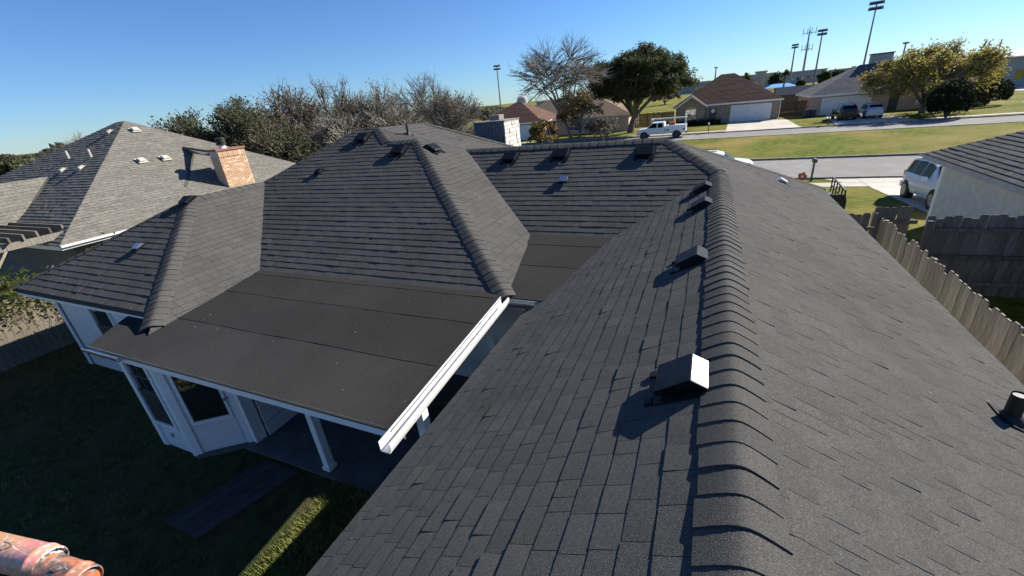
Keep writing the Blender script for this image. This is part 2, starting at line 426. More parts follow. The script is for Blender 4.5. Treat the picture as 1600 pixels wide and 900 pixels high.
# big hip
T3 = A(-6.16, 8.5, 4.43); T2 = A(-6.97, 8.5, 4.43); T1 = A(-7.7, 9.1, 4.73); T0 = A(-8.45, 9.1, 4.73)
HB = A(-2.4, 4.74, 2.55); VB = A(-7.51, 4.74, 2.55); VT = A(-9.98, 7.21, 3.785)
fb_left = T0 + (VT - T0) * ((T0.z - T2.z) / (T0.z - VT.z))
slope([[VB, HB, T3, fb_left, VT], [fb_left, T2, T1, T0]], 'broad camera-facing hip slope above the patio roof')
slope([[HB, A(-2.8, 6.8, 2.75), Mpt, T3]], 'paler right-facing hip slope')
TB = A(-7.45, 10.8, 4.70); HBK = A(-5.3, 12.95, 3.6)
slope([[T2, T3, Mpt]]); slope([[T1, T2, Mpt]]); slope([[T1, Mpt, HBK]]); slope([[T1, HBK, TB]])
slope([[T0, T1, TB]])
slope([[VT, A(-10.0, 10.2, 3.79), TB, T0]])
# left wing
LA = A(-9.98, 5.4, 3.785); LHB = A(-7.24, 2.66, 2.41)
slope([[LA, LHB, VB, VT]], 'right-facing slope of the left wing')
slope([[LA, A(-12.43, 2.95, 2.56), A(-7.53, 2.95, 2.56)]], 'camera-facing hip of the left wing')
slope([[LA, VT, A(-10.0, 10.2, 3.79), A(-12.43, 10.2, 2.56), A(-12.43, 2.95, 2.56)]])
# shingles: the 300 that show largest are pieces of their own
PIECES.sort(key=lambda p: -p[4])
rest = {}
for i, (d, vs, fs, r, sc) in enumerate(PIECES):
    if i < 300:
        c = sum(vs, Vector()) / len(vs)
        mb = MB(); mb.add(vs, fs, r)
        o = mb.build('shingle', SHINGLE, d, c); o.location = c - HO
    else:
        mb = rest.setdefault(d.name, (d, MB()))[1]; mb.add(vs, fs, r)
for d, mb in rest.values():
    o = mb.build('shingle_field', SHINGLE, d, HO); o['kind'] = 'stuff'

# ridge and hip caps
def caps(p0, p1, drop, exp=0.155, half=0.175, name='ridge_cap'):
    """p0 is the low or near end: the butts look that way. drop: fall of the roof per metre across the ridge"""
    p0 = Vector(p0); p1 = Vector(p1); d = (p1 - p0).normalized(); L = (p1 - p0).length
    sd = d.cross(Vector((0, 0, 1))).normalized(); up = sd.cross(d).normalized()
    n = int(L / exp); r0 = 0.055
    for k in range(n):
        a = p0 + d * (k * exp + rng.uniform(-0.006, 0.006)); ln = exp * 1.25
        hb = rng.uniform(0.011, 0.018); hw = half + rng.uniform(-0.012, 0.008); sk = rng.uniform(-0.01, 0.01)
        prof = [-1, -0.6, -0.3, -0.12, 0, 0.12, 0.3, 0.6, 1]
        vs = []
        for e, h in ((0, hb), (ln, 0.003)):
            for w in prof:
                x = w * hw; z = -drop * hw * (math.hypot(x, r0) - r0) / (math.hypot(hw, r0) - r0) + 0.012
                vs.append(a + d * (e + sk * w * (1 if e == 0 else 0) + (0.012 * abs(w) if e == 0 else 0)) + sd * x + up * (z + h * (0.75 + 0.25 * (1 - abs(w)))))
        for w in prof:
            x = w * hw; z = -drop * hw * (math.hypot(x, r0) - r0) / (math.hypot(hw, r0) - r0) + 0.004
            vs.append(a + d * 0.012 * abs(w) + sd * x + up * (z - 0.01))
        fs = []
        m_ = len(prof)
        for i in range(m_ - 1):
            fs.append([i, i + 1, m_ + i + 1, m_ + i]); fs.append([i + 1, i, 2 * m_ + i, 2 * m_ + i + 1])
        fs.append([0, m_, 2 * m_]); fs.append([m_ - 1, 3 * m_ - 1, 2 * m_ - 1])
        c = sum(vs, Vector()) / len(vs)
        mb = MB(); mb.add(vs, fs)
        o = mb.build(name, CAPMAT, HOUSE, c, smooth=True); o.location = c - HO
caps(A(XR, 0.2, ZR), A(XR, YV + 0.1, ZR), 0.5)
caps(A(XR, YN, ZR), A(XR, 0.2, ZR), 0.5, exp=0.31)
caps(V0 + Vector((0, 0, 0.005)), Ept, 0.36, name='hip_cap')
caps(FH, Ept, 0.36, exp=0.31, name='hip_cap')
caps(Mpt, Ept, 0.45, exp=0.2)
caps(HB + Vector((0.02, -0.02, 0)), T3, 0.36, name='hip_cap')
caps(T3, T2, 0.45)
caps(T2, T1, 0.36, name='hip_cap')
caps(A(-7.53, 2.95, 2.56) + Vector((0.22, -0.22, -0.1)), LA, 0.36, name='hip_cap')
caps(A(-12.43, 2.95, 2.56), LA, 0.36, exp=0.2, half=0.1, name='hip_cap')
caps(LA, VT, 0.45, exp=0.2)
caps(VT, T0, 0.36, exp=0.25, half=0.12, name='hip_cap')
caps(HBK, TB, 0.36, exp=0.25, half=0.12, name='hip_cap')

# rolled low-slope roofs: sheets with lapped seams
def roll_strips(polys_plane, cuts, label, name='roll_roof'):
    pass
def patio_z(y): return 2.55 - 0.0766 * (4.74 - y)
pd = MB()
pat = [A(-2.45, 4.76, patio_z(4.76)), A(-7.50, 4.76, patio_z(4.76)), A(-8.42, 2.95, patio_z(2.95)), A(-7.98, 2.24, patio_z(2.24)), A(-2.45, 2.24, patio_z(2.24))]
pd.prism(pat[::-1] if (pat[1] - pat[0]).cross(pat[2] - pat[0]).z < 0 else pat, (0, 0, -0.05))
patio = pd.build('patio_roof', DECK, HOUSE, HO); patio['label'] = 'nearly flat patio roof of rolled roofing'
def xl(y):                      # left edge of the patio roof
    return -8.42 + (y - 2.95) * (0.92 / 1.81) if y > 2.95 else -7.98 - (y - 2.24) * (0.44 / 0.71)
seams = [2.19, 3.12, 3.98, 4.62, 4.80]
for i in range(4):
    y0, y1 = seams[i], seams[i + 1] + 0.06
    n = 10; top = []
    mb = MB(); row = []
    lift = 0.010 + 0.0035 * i
    nx_ = 30; rows_ = [y0] + [y0 + (y1 - y0) * k / 4 for k in (1, 2, 3)] + [y1]
    ph = rng.random() * 6; grid = []
    for ri, yy in enumerate(rows_):
        line = []
        for c_ in range(nx_ + 1):
            u_ = c_ / nx_; yj = yy + (0.006 * math.sin(u_ * 17 + ph) + rng.uniform(-.004, .004) if ri == 0 and i > 0 else 0)
            x_ = xl(yj) + (-2.43 - xl(yj)) * u_
            rip = 0.0014 * math.sin(x_ * 9 + yj * 3 + ph) * math.sin(yj * 7 + x_) + rng.uniform(-.0005, .0005)
            line.append(A(x_, yj, patio_z(yj)) + Vector((0, 0, lift + rip + (rng.uniform(0, .003) if ri == 0 else 0))))
        grid.append(line)
    vs_ = [p for ln_ in grid for p in ln_]; w_ = nx_ + 1
    fs_ = [[r_ * w_ + c_, r_ * w_ + c_ + 1, (r_ + 1) * w_ + c_ + 1, (r_ + 1) * w_ + c_] for r_ in range(4) for c_ in range(nx_)]
    k0 = len(vs_); vs_ += [p - Vector((0, 0, .012)) for p in grid[0]]
    fs_ += [[c_ + 1, c_, k0 + c_, k0 + c_ + 1] for c_ in range(nx_)]
    mb.add(vs_, fs_)
    mb.build('roofing_sheet', ROLL, patio, HO)
fl = MB()
for k in range(38):
    yy = rng.uniform(2.3, 4.7); xx = rng.uniform(xl(yy) + .1, -2.5); p = A(xx, yy, patio_z(yy)) + Vector((0, 0, .024)); s_ = rng.uniform(.003, .009); a_ = rng.random() * 6.28
    u = Vector((math.cos(a_), math.sin(a_), 0)) * s_ * rng.uniform(1, 2.4); v = Vector((-math.sin(a_), math.cos(a_), .3)) * s_
    fl.add([p - u, p - v * .6, p + u, p + v], [[0, 1, 2, 3]])
for k in range(44):
    xx = rng.uniform(XR + .2, 2.6) if k % 2 else rng.uniform(-2.0, XR - .2); yy = rng.uniform(.8, 8); p = A(xx, yy, ZR - .5 * abs(xx - XR)) + Vector((0, 0, .014)); s_ = rng.uniform(.003, .007); a_ = rng.random() * 6.28
    u = Vector((math.cos(a_), math.sin(a_), -.5 * math.cos(a_) * (1 if xx > XR else -1))) * s_ * 1.8; v = Vector((-math.sin(a_), math.cos(a_), .3)) * s_
    fl.add([p - u, p - v * .6, p + u, p + v], [[0, 1, 2, 3]])
o = fl.build('leaf_debris', mat('dry_leaf_bits', (0.22, 0.18, 0.12), (0.4, 0.36, 0.28), 40, .9), HOUSE, HO); o['kind'] = 'stuff'
sd_ = MB()
def sl(y): return 2.75 - 0.125 * (6.8 - y)
def xrt(y): return XR - (ZR - sl(y)) * 2 + 0.02
def xlt(y): return -2.8 + (6.8 - y) * 0.185
saddle = None
cutsy = [4.78, 5.72, 6.45, 6.83]
base = MB(); base.prism([A(xlt(4.8) - 0.05, 4.8, sl(4.8)), A(xrt(4.8) + 0.1, 4.8, sl(4.8)), A(xrt(6.83) + .1, 6.83, sl(6.83)), A(xlt(6.83) - .05, 6.83, sl(6.83))], (0, 0, -0.06))
saddle = base.build('saddle_roof', DECK, HOUSE, HO); saddle['label'] = 'small rolled-roofing saddle between the two wings'
for i in range(3):
    y0, y1 = cutsy[i], cutsy[i + 1] + (0.05 if i < 2 else 0)
    z_ = 0.012 + 0.006 * i
    q = [A(xlt(y0) - 0.02, y0, sl(y0)), A(xrt(y0), y0, sl(y0)), A(xrt(y1), y1, sl(y1)), A(xlt(y1) - 0.02, y1, sl(y1))]
    mb = MB(); mb.prism([p + Vector((0, 0, z_)) for p in q], (0, 0, -0.01)); mb.build('roofing_sheet', ROLL, saddle, HO)

# box vents and pipe vents on the roof
def vent(pos, n, down, k=1.0, name='box_vent', material=BLACKM, style='hood'):
    n = Vector(n).normalized(); down = Vector(down).normalized(); al = n.cross(down).normalized()
    def P(u, v, w): return Vector(pos) + down * (u * k) + al * (v * k) + n * (w * k)
    fl = MB(); fl.prism([P(-.23, -.22, .022), P(.24, -.22, .022), P(.24, .22, .022), P(-.23, .22, .022)], n * (-0.012))
    root = fl.build(name, BLACKM, HOUSE, Vector(pos)); root.location = Vector(pos) - HO
    bx = MB(); bx.prism([P(-.08, -.14, .08), P(.13, -.14, .08), P(.13, .14, .08), P(-.08, .14, .08)], n * (-0.08 * k))
    bx.build('throat', RUBBER, root, Vector(pos))
    hd = MB(); v0, v1 = -.175, .175
    pr = [(-.175, .015), (-.17, .028), (-.085, .125), (-.072, .129), (.185, .1), (.2, .09), (.2, .06), (-.19, .018)]
    m_ = len(pr)
    vs = [P(u, v0, w) for u, w in pr] + [P(u, v1, w) for u, w in pr]
    fs = [[i, (i + 1) % m_, m_ + (i + 1) % m_, m_ + i] for i in range(m_)]
    fs += [list(range(m_ - 1, -1, -1)), list(range(m_, 2 * m_))]
    hd.add(vs, fs)
    hd.build('hood', material, root, Vector(pos))
    if material is BLACKW:      # scratched bare-metal plate added upslope, pale to stand in for sun glare
        wp = MB(); dn_ = (n + -down * .85).normalized() * 0.003
        wp.prism([q + dn_ for q in (P(-.166, -.165, .032), P(-.166, .165, .032), P(-.089, .165, .121), P(-.089, -.165, .121))], -dn_ * .8)
        wp.build('worn_glare_plate', WORNGLARE, root, Vector(pos))
    for sgn in (-1, 1):         # folded tab at the front of the flange
        t_ = MB(); t_.prism([P(.24, .13 * sgn, .012), P(.30, .15 * sgn, .012), P(.30, .21 * sgn, .012), P(.24, .21 * sgn, .012)], n * 0.02 * k)
        t_.build('flange_tab', BLACKM, root, Vector(pos))
    return root
def on_plane(px, py, p, n, off=0.0):
    n = Vector(n).normalized(); d = ray(px, py); o = Vector((0, 0, HC))
    return o + d * (((Vector(p) + n * off) - o).dot(n) / d.dot(n))
NL, DL = Vector((-.5, 0, 1)), Vector((-1, 0, -.5))
NR, DR = Vector((.5, 0, 1)), Vector((1, 0, -.5))
NF, DF = Vector((0, -.5, 1)), Vector((0, -1, -.5))
for px, py, mt in ((1064, 580, BLACKW), (1080, 396, BLACKM), (1095, 314, BLACKM), (1097, 289, BLACKM)):
    p = on_plane(px, py, V0, NL, 0.09); p -= NL.normalized() * 0.09
    vent(p, NL, DL, 0.85, material=mt)
for px, py, k in ((1008, 233, 1.0), (876, 237, 1.0), (797, 242, 0.95)):
    p = on_plane(px, py, V0, NF, 0.09); p -= NF.normalized() * 0.09; vent(p, NF, DF, k)
p = on_plane(881, 281, V0, NF, 0.04); vent(p, NF, DF, 0.5, 'bathroom_vent', GALV)
for px, py in ((623, 231), (566, 212)):
    p = on_plane(px, py, HB, NF, 0.09); p -= NF.normalized() * 0.09; vent(p, NF, DF, 1.0)
p = on_plane(499, 268, HB, NF, 0.03); vent(p, NF, DF, 0.5, 'bathroom_vent')
p = on_plane(676, 228, Mpt, NR, 0.09); vent(p - NR.normalized() * 0.09, NR, DR, 0.95)
p = on_plane(218, 385, LA, NF, 0.04); vent(p, NF, DF, 0.5, 'bathroom_vent', GALV)
p = on_plane(293, 312, LA, NF, 0.06); vent(p - NF.normalized() * 0.03, NF, DF, 0.75)
p = on_plane(1223, 281, V0, NR, 0.05); vent(p - NR.normalized() * 0.05, NR, DR, 0.6, 'bathroom_vent', GALV)
def pipe(p, h, r):
    mb = MB(); mb.tube([p - Vector((0, 0, .1)), p + Vector((0, 0, h))], r, 14, cap=False)
    mb.tube([p - Vector((0, 0, .05)), p + Vector((0, 0, h - 0.01))], r * 0.84, 14)
    o = mb.build('vent_pipe', RUBBER, HOUSE, p, smooth=True); o.location = p - HO
    f = MB(); f.tube([p - Vector((0, 0, .04)), p + Vector((0, 0, .03)), p + Vector((0, 0, .07))], [r * 2.1, r * 1.75, r * 1.06], 16, cap=False)
    f.build('pipe_boot', RUBBER, o, p, smooth=True)
    f = MB(); n_ = NR.normalized(); t_ = Vector((0, 1, 0)); s_ = n_.cross(t_)
    f.prism([p + t_ * a_ + s_ * b_ + n_ * 0.02 for a_, b_ in ((-.12, -.11), (.12, -.11), (.12, .11), (-.12, .11))], n_ * -0.008)
    f.build('flashing', BLACKM, o, p)
pipe(on_plane(1576, 657, V0, NR), 0.25, 0.05)
pp = (T1 + Mpt + HBK) / 3
pq = on_plane(638, 211, T1, (Mpt - T1).cross(HBK - T1)); pipe(pq, 0.28, 0.035)

# chimney behind the middle ridge, siding on the near face and stone on the sunny one
CY0, CY1 = 14.0, 15.3
cx0, cx1, cz = -7.62, -6.47, 4.30
ch = MB(); ch.box(cx0, cx1, CY0, CY1, 2.2, cz); chim = ch.build('chimney_chase', SIDING, HOUSE, HO); chim['label'] = 'slate-blue sided chimney chase behind the ridge'
x = cx0
while x < cx1 - 0.02:
    mb = MB(); mb.box(x + 0.006, min(x + 0.135, cx1), CY0 - 0.022, CY0 - 0.001, 2.2, cz - 0.03); mb.build('board', SIDING, chim, HO); x += 0.14
z = 2.5; row = 0
while z < cz - 0.03:
    hh = rng.uniform(0.10, 0.17); y = CY0 - 0.01 - (0.1 if row % 2 else 0)
    while y < CY1:
        w = rng.uniform(0.16, 0.34); a_, b_ = max(y, CY0 - .01), min(y + w - 0.012, CY1)
        if b_ - a_ > 0.05:
            mb = MB(); mb.box(cx1 + 0.001, cx1 + rng.uniform(.03, .055), a_, b_, z, min(z + hh - 0.012, cz - 0.02)); mb.build('stone', STONE, chim, HO)
        y += w
    z += hh; row += 1
mb = MB(); mb.box(cx0 - .02, cx1 + .065, CY0 - .03, CY1 + .02, cz, cz + 0.02); mb.build('chimney_cap', KERB, chim, HO)
mb = MB(); mb.box(cx0 + .4, cx0 + .8, CY0 + .45, CY0 + .85, cz + .035, cz + .2); mb.build('flue', KERB, chim, HO)

# walls
def wall(a, b, z0, z1, th=0.14, material=WHITE, name='wall', parent=HOUSE, org=None):
    a = Vector((a[0], a[1], 0)); b = Vector((b[0], b[1], 0)); d = (b - a).normalized(); nn = Vector((-d.y, d.x, 0)) * th   # thickness to the left of a->b
    mb = MB(); mb.prism([a + Vector((0, 0, z1)), b + Vector((0, 0, z1)), b + nn + Vector((0, 0, z1)), a + nn + Vector((0, 0, z1))], (0, 0, z0 - z1))
    return mb.build(name, material, parent, HO if org is None else org)
wall((-13.3, 3.62), (-8.95, 3.62), -.1, 2.02)
wall((-8.95, 3.62), (-8.16, 2.60), -.1, 1.9)
bayf = wall((-8.16, 2.53), (-7.25, 2.53), -.1, 1.92)
wall((-6.58, 3.20), (-6.40, 5.7), -.1, 1.95)
wall((-6.40, 5.7), (-2.25, 5.7), -.1, 2.0)
wall((-2.25, 5.7), (-2.05, 5.3), -.1, 2.1)
wall((-2.05, 5.3), (-2.05, S * YN + .1), -.1, 2.05)
wall((2.75, S * YN + .1), (2.75, 13.9), -.6, 1.95)
wall((-2.05, S * YN + .2), (2.75, S * YN + .2), -.1, 1.95)
wall((2.75, 13.9), (-13.3, 13.9), -.8, 1.95)
wall((-13.3, 13.9), (-13.3, 3.62), -.3, 2.0)
# corner board and base of the left wing
mb = MB(); mb.box(-13.36, -13.22, 3.59, 3.72, -.1, 2.0); mb.build('corner_board', TRIM, HOUSE, HO)
# door wall of the bay, at 45 degrees
DA = Vector((-7.25, 2.53, 0)); DB = Vector((-6.58, 3.06, 0))
dd = (DB - DA).normalized(); dn = Vector((dd.y, -dd.x, 0))
def DP(u, w, z): return DA + dd * u + dn * w + Vector((0, 0, z))
Ld = (DB - DA).length
def dbox(u0, u1, w0, w1, z0, z1): return MB().prism([DP(u0, w0, z1), DP(u0, w1, z1), DP(u1, w1, z1), DP(u1, w0, z1)], (0, 0, z0 - z1))
dbox(0, Ld, -.14, -.04, -.1, 1.92).build('wall', WHITE, HOUSE, HO)
dbox(-.03, .085, -.05, .03, -.1, 1.92).build('door_jamb', TRIM, HOUSE, HO)
dbox(Ld - .085, Ld + .03, -.05, .03, -.1, 1.92).build('door_jamb', TRIM, HOUSE, HO)
door = dbox(.085, Ld - .085, -.045, .0, .06, 1.92).build('patio_door', WHITE, HOUSE, HO)
dbox(.17, Ld - .17, -.01, .012, .68, 1.9).build('glass_pane', GLASS, door, HO)
for z0, z1 in ((.10, .34), (.37, .60)):
    dbox(.12, Ld - .12, 0, .014, z0, z1).build('door_panel', WHITE, door, HO)
for u0, u1, z0, z1 in ((.13, .17, .62, 1.92), (Ld - .17, Ld - .13, .62, 1.92), (.17, Ld - .17, .62, .68)):
    dbox(u0, u1, 0, .03, z0, z1).build('glazing_bead', TRIM, door, HO)
mb = MB(); mb.tube([DP(Ld - .125, .0, 1.0), DP(Ld - .125, .06, 1.0)], .028, 10); mb.build('handle', GALV, door, HO)
dbox(0, Ld, 0, .09, -.02, .06).build('threshold', SLAB, HOUSE, HO)
def window(x0, x1, z0, z1, y, muntins=True):
    mb = MB(); t = .055
    for b in ((x0 - t, x0, z0 - t, z1 + t), (x1, x1 + t, z0 - t, z1 + t), (x0, x1, z1, z1 + t), (x0, x1, z0 - t, z0)):
        mb.box(b[0], b[1], y - .045, y + .02, b[2], b[3])
    w = mb.build('window', TRIM, HOUSE, HO)
    zm = z0 + (z1 - z0) * .52
    p = MB(); p.box(x0, x1, y - .012, y - .004, zm, z1); p.build('upper_pane', GLASS, w, HO)
    p = MB(); p.box(x0, x1, y - .02, y - .013, z0, zm); p.build('lower_pane', mat('insect_screen', (0.02, 0.021, 0.023), rough=0.5), w, HO)
    p = MB(); p.box(x0, x1, y - .03, y - .0125, zm - .02, zm + .02); p.build('meeting_rail', DGREY, w, HO)
    if muntins:
        xm = (x0 + x1) / 2; zq = (zm + z1) / 2
        p = MB(); p.box(xm - .012, xm + .012, y - .022, y - .0125, zm + .02, z1); p.build('muntin', DGREY, w, HO)
        p = MB(); p.box(x0, x1, y - .0215, y - .0125, zq - .012, zq + .012); p.build('muntin', DGREY, w, HO)
window(-8.04, -7.46, .58, 1.78, 2.53)
window(-11.78, -11.02, .75, 1.78, 3.62, False)
for x0, x1 in ((-8.2, -8.08), (-7.36, -7.24)):
    mb = MB(); mb.box(x0, x1, 2.50, 2.56, -.1, 1.92); mb.build('corner_board', TRIM, HOUSE, HO)
mb = MB(); mb.box(-7.78, -7.74, 2.508, 2.53, .28, .36); mb.build('outlet_box', GALV, HOUSE, HO)
mb = MB(); mb.box(-6.66, -6.48, 3.04, 3.22, -.05, 1.9); mb.build('corner_post', TRIM, HOUSE, HO)
# boards on the patio's side wall
for k in range(7):
    mb = MB(); a_ = Vector((-6.45, 3.24, 0)); z0 = .05 + k * .27
    mb.box(-6.455, -6.428, 3.24, 5.66, z0, z0 + .255); mb.build('siding_board', WHITE, HOUSE, HO)
# fascias
def fascia(a, b, h=0.15, th=0.025, material=TRIM, dz=-0.02, name='fascia'):
    a = Vector(a); b = Vector(b); mid = Vector((0, 0, dz - h / 2))
    mb = MB(); mb.bar(a + mid, b + mid, th, h); return mb.build(name, material, HOUSE, HO)
pz = A(0, 2.24, patio_z(2.24)).z
o_ = Vector((0, -0.012, 0))
fascia(A(-7.98, 2.24, patio_z(2.24)) + o_, A(-2.45, 2.24, patio_z(2.24)) + o_, 0.10, dz=-0.035)
mb = MB(); mb.bar(A(-7.98, 2.24, patio_z(2.24)) + Vector((0, -.03, -.012)), A(-2.45, 2.24, patio_z(2.24)) + Vector((0, -.03, -.012)), .012, .045); mb.build('drip_edge', DGREY, HOUSE, HO)
fascia(A(-2.1, YN, 2.3875) + Vector((.02, 0, -.03)), A(-2.1, 5.0, 2.3875) + Vector((.02, 0, -.03)))
fascia(A(2.7, YN, 2.3125) + Vector((-.02, 0, -.03)), FH + Vector((-.02, 0, -.03)))
fascia(A(-12.43, 2.95, 2.56) + Vector((0, .02, -.03)), A(-7.9, 2.95, 2.56) + Vector((0, .02, -.03)), 0.12)
# soffits
mb = MB(); mb.box(S * -12.4, S * -8.3, S * 2.97, 3.62, 1.98, 2.0); mb.build('soffit', TRIM, HOUSE, HO)
mb = MB(); mb.box(S * -2.08, -2.05, S * YN, 5.4, 1.80, 1.82); mb.build('soffit', TRIM, HOUSE, HO)
# patio beam, posts, slab
mb = MB(); mb.box(-6.5, -2.75, 2.98, 3.12, 1.70, 1.90); mb.build('patio_beam', TRIM, HOUSE, HO)
for x, y in ((-4.85, 3.05), (-2.83, 3.05), (-2.83, 4.95)):
    mb = MB(); mb.box(x - .055, x + .055, y - .055, y + .055, .03, 1.95); po = mb.build('patio_post', TRIM, HOUSE, HO)
    mb = MB(); mb.box(x - .075, x + .075, y - .075, y + .075, .03, .10); mb.build('post_base', TRIM, po, HO)
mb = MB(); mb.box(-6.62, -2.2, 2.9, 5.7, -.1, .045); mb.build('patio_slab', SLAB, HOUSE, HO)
# gutters
def gutter(a, b, w, h, material, name='gutter', side=(1, 0, 0), open_end=True):
    a = Vector(a); b = Vector(b); sd = Vector(side).normalized(); t = 0.008
    pr = [(0, 0), (0, -h), (w * .8, -h), (w, -h * .35), (w, 0), (w - .018, 0), (w - .018, -.012), (w - t, -.012), (w - t, -h * .33), (w * .78, -h + t), (t, -h + t), (t, 0)]
    m_ = len(pr)
    vs = [e + sd * u + Vector((0, 0, w_)) for e in (a, b) for u, w_ in pr]
    fs = [[i, (i + 1) % m_, m_ + (i + 1) % m_, m_ + i] for i in range(m_)]
    mb = MB(); mb.add(vs, fs)
    for e in (0, m_):
        for q in ((0, 1, 10, 11), (1, 2, 9, 10), (2, 3, 8, 9), (3, 4, 7, 8)):
            mb.add([vs[e + i] for i in q], [[0, 1, 2, 3]])
    return mb.build(name, material, HOUSE, HO)
gz0 = A(0, 4.62, patio_z(4.62)).z; gz1 = A(0, 2.06, patio_z(2.06)).z
g1 = gutter((S * -2.45, S * 4.66, gz0 + .035), (S * -2.45, S * 2.03, gz1 + .035), .145, .12, GUTTER)
g1['label'] = 'sunlit white gutter along the patio roof edge'
mb = MB(); mb.bar((S * -2.45 - .05, S * 4.66, gz0 + .022), (S * -2.45 - .05, S * 2.2, gz1 + .022), .07, .006); mb.build('edge_flashing', ROLL, HOUSE, HO)
gutter(A(-2.41, 4.775, sl(4.78)), A(-1.95, 4.775, sl(4.78)), .12, .10, GALV, side=(0, -1, 0))
fascia(A(-2.4, 4.80, sl(4.8)), A(-1.9, 4.80, sl(4.8)), .16)
e0 = A(-8.42, 2.95, patio_z(2.95)); e1 = A(-7.98, 2.24, patio_z(2.24)); e2 = A(-7.02, 2.24, patio_z(2.24))
sdv = Vector((e1.y - e0.y, -(e1.x - e0.x), 0)).normalized()
fascia(e0 + Vector((-.01, -.005, 0)), e1 + Vector((-.01, -.005, 0)), .09, dz=-.03)
gutter(e1 + Vector((.02, -.03, .015)), e2 + Vector((0, -.03, .015)), .085, .075, GALV, 'eave_flashing', side=(0, -1, 0))
# downpipe strap and the little flood lamp under the gutter
mb = MB(); mb.tube([(-2.93, 2.80, 1.55), (-2.90, 2.70, 1.50)], [.03, .07], 10); mb.tube([(-2.93, 2.95, 1.62), (-2.93, 2.80, 1.56)], .018, 8); mb.build('flood_lamp', DGREY, HOUSE, HO)

# ------------------------------------------------------------------ under the patio and in the yard
def patio_chair(loc, rz, label):
    t = thing('patio_chair', label, 'chair', loc, rz, 'chairs under the patio roof')
    mb = MB(); mb.box(-.22, .22, -.22, .22, .40, .44); mb.build('seat', DGREY, t)
    mb = MB(); mb.bar((-.2, -.2, .44), (-.2, -.32, .92), .03, .03); mb.bar((.2, -.2, .44), (.2, -.32, .92), .03, .03); mb.bar((-.2, -.32, .9), (.2, -.32, .9), .03, .04)
    for k in range(4): mb.bar((-.12 + k * .08, -.21, .44), (-.12 + k * .08, -.315, .9), .012, .02)
    mb.build('backrest', DGREY, t)
    for sx in (-1, 1):
        for sy in (-1, 1):
            mb = MB(); mb.tube([(sx * .2, sy * .2, .42), (sx * .23, sy * .24, 0)], .014, 8); mb.build('leg', POLE, t)
        mb = MB(); mb.tube([(sx * .22, -.24, .64), (sx * .24, .1, .64), (sx * .22, .2, .42)], .014, 8); mb.build('armrest', DGREY, t)
patio_chair((-5.55, 4.25, .045), .6, 'dark metal patio chair by the side wall')
patio_chair((-3.55, 4.1, .045), -2.2, 'dark metal patio chair beside the gutter end')
t = thing('patio_table', 'round dark patio table with a pale cloth thrown over it', 'table', (-4.3, 3.95, .045))
mb = MB(); mb.tube([(0, 0, .68), (0, 0, .71)], .45, 24); mb.build('tabletop', DGREY, t)
for k in range(4):
    a = k * PI / 2 + .4; mb = MB(); mb.tube([(.12 * math.cos(a), .12 * math.sin(a), .68), (.2 * math.cos(a), .2 * math.sin(a), .35), (.36 * math.cos(a), .36 * math.sin(a), 0)], .014, 8); mb.build('leg', POLE, t)
cl = MB(); nx = 12
def chz(u, v): 
    r = max(0, math.hypot(u, v) - .22); return .722 + .008 * math.sin(17 * u) * math.cos(13 * v) - (0.0 if r < .2 else min(.32, (r - .2) * 1.6)) + .0
pts = []
for i in range(nx + 1):
    for j in range(nx + 1):
        u = -.15 + .55 * i / nx * .9 - .2; v = -.5 + .5 * j / nx
        rr_ = math.hypot(u, v); k_ = 1 if rr_ < .45 else .46 / rr_ + .04 * math.sin(9 * math.atan2(v, u))
        pts.append(Vector((-4.3 + u * k_, 3.95 + v * k_, .045 + (.722 + .006 * math.sin(17 * u) * math.cos(13 * v) if rr_ < .45 else .722 - (rr_ - .45) * 1.6))))
fs = [[i * (nx + 1) + j, (i + 1) * (nx + 1) + j, (i + 1) * (nx + 1) + j + 1, i * (nx + 1) + j + 1] for i in range(nx) for j in range(nx)]
cl.add([p - Vector((-4.3, 3.95, 0)) for p in pts], fs)
o = cl.build('cloth', CLOTH, None, None, True); o.location = (-4.3, 3.95, 0.0)
tag(o, 'pale rumpled cloth lying over the patio table', 'cloth')

# plank walk
t = thing('plank_walk', 'dark weathered plank walk leading from the patio into the yard', 'walkway', (-5.7, 2.3, .012))
for k in range(5):
    mb = MB(); u = -.3 + k * .155
    mb.prism([(u - .45, -.75, .03), (u - .45 + .145, -.75, .03), (u + .12, .52, .03), (u - .025, .52, .03)], (0, 0, -.035)); mb.build('plank', PLANK, t)

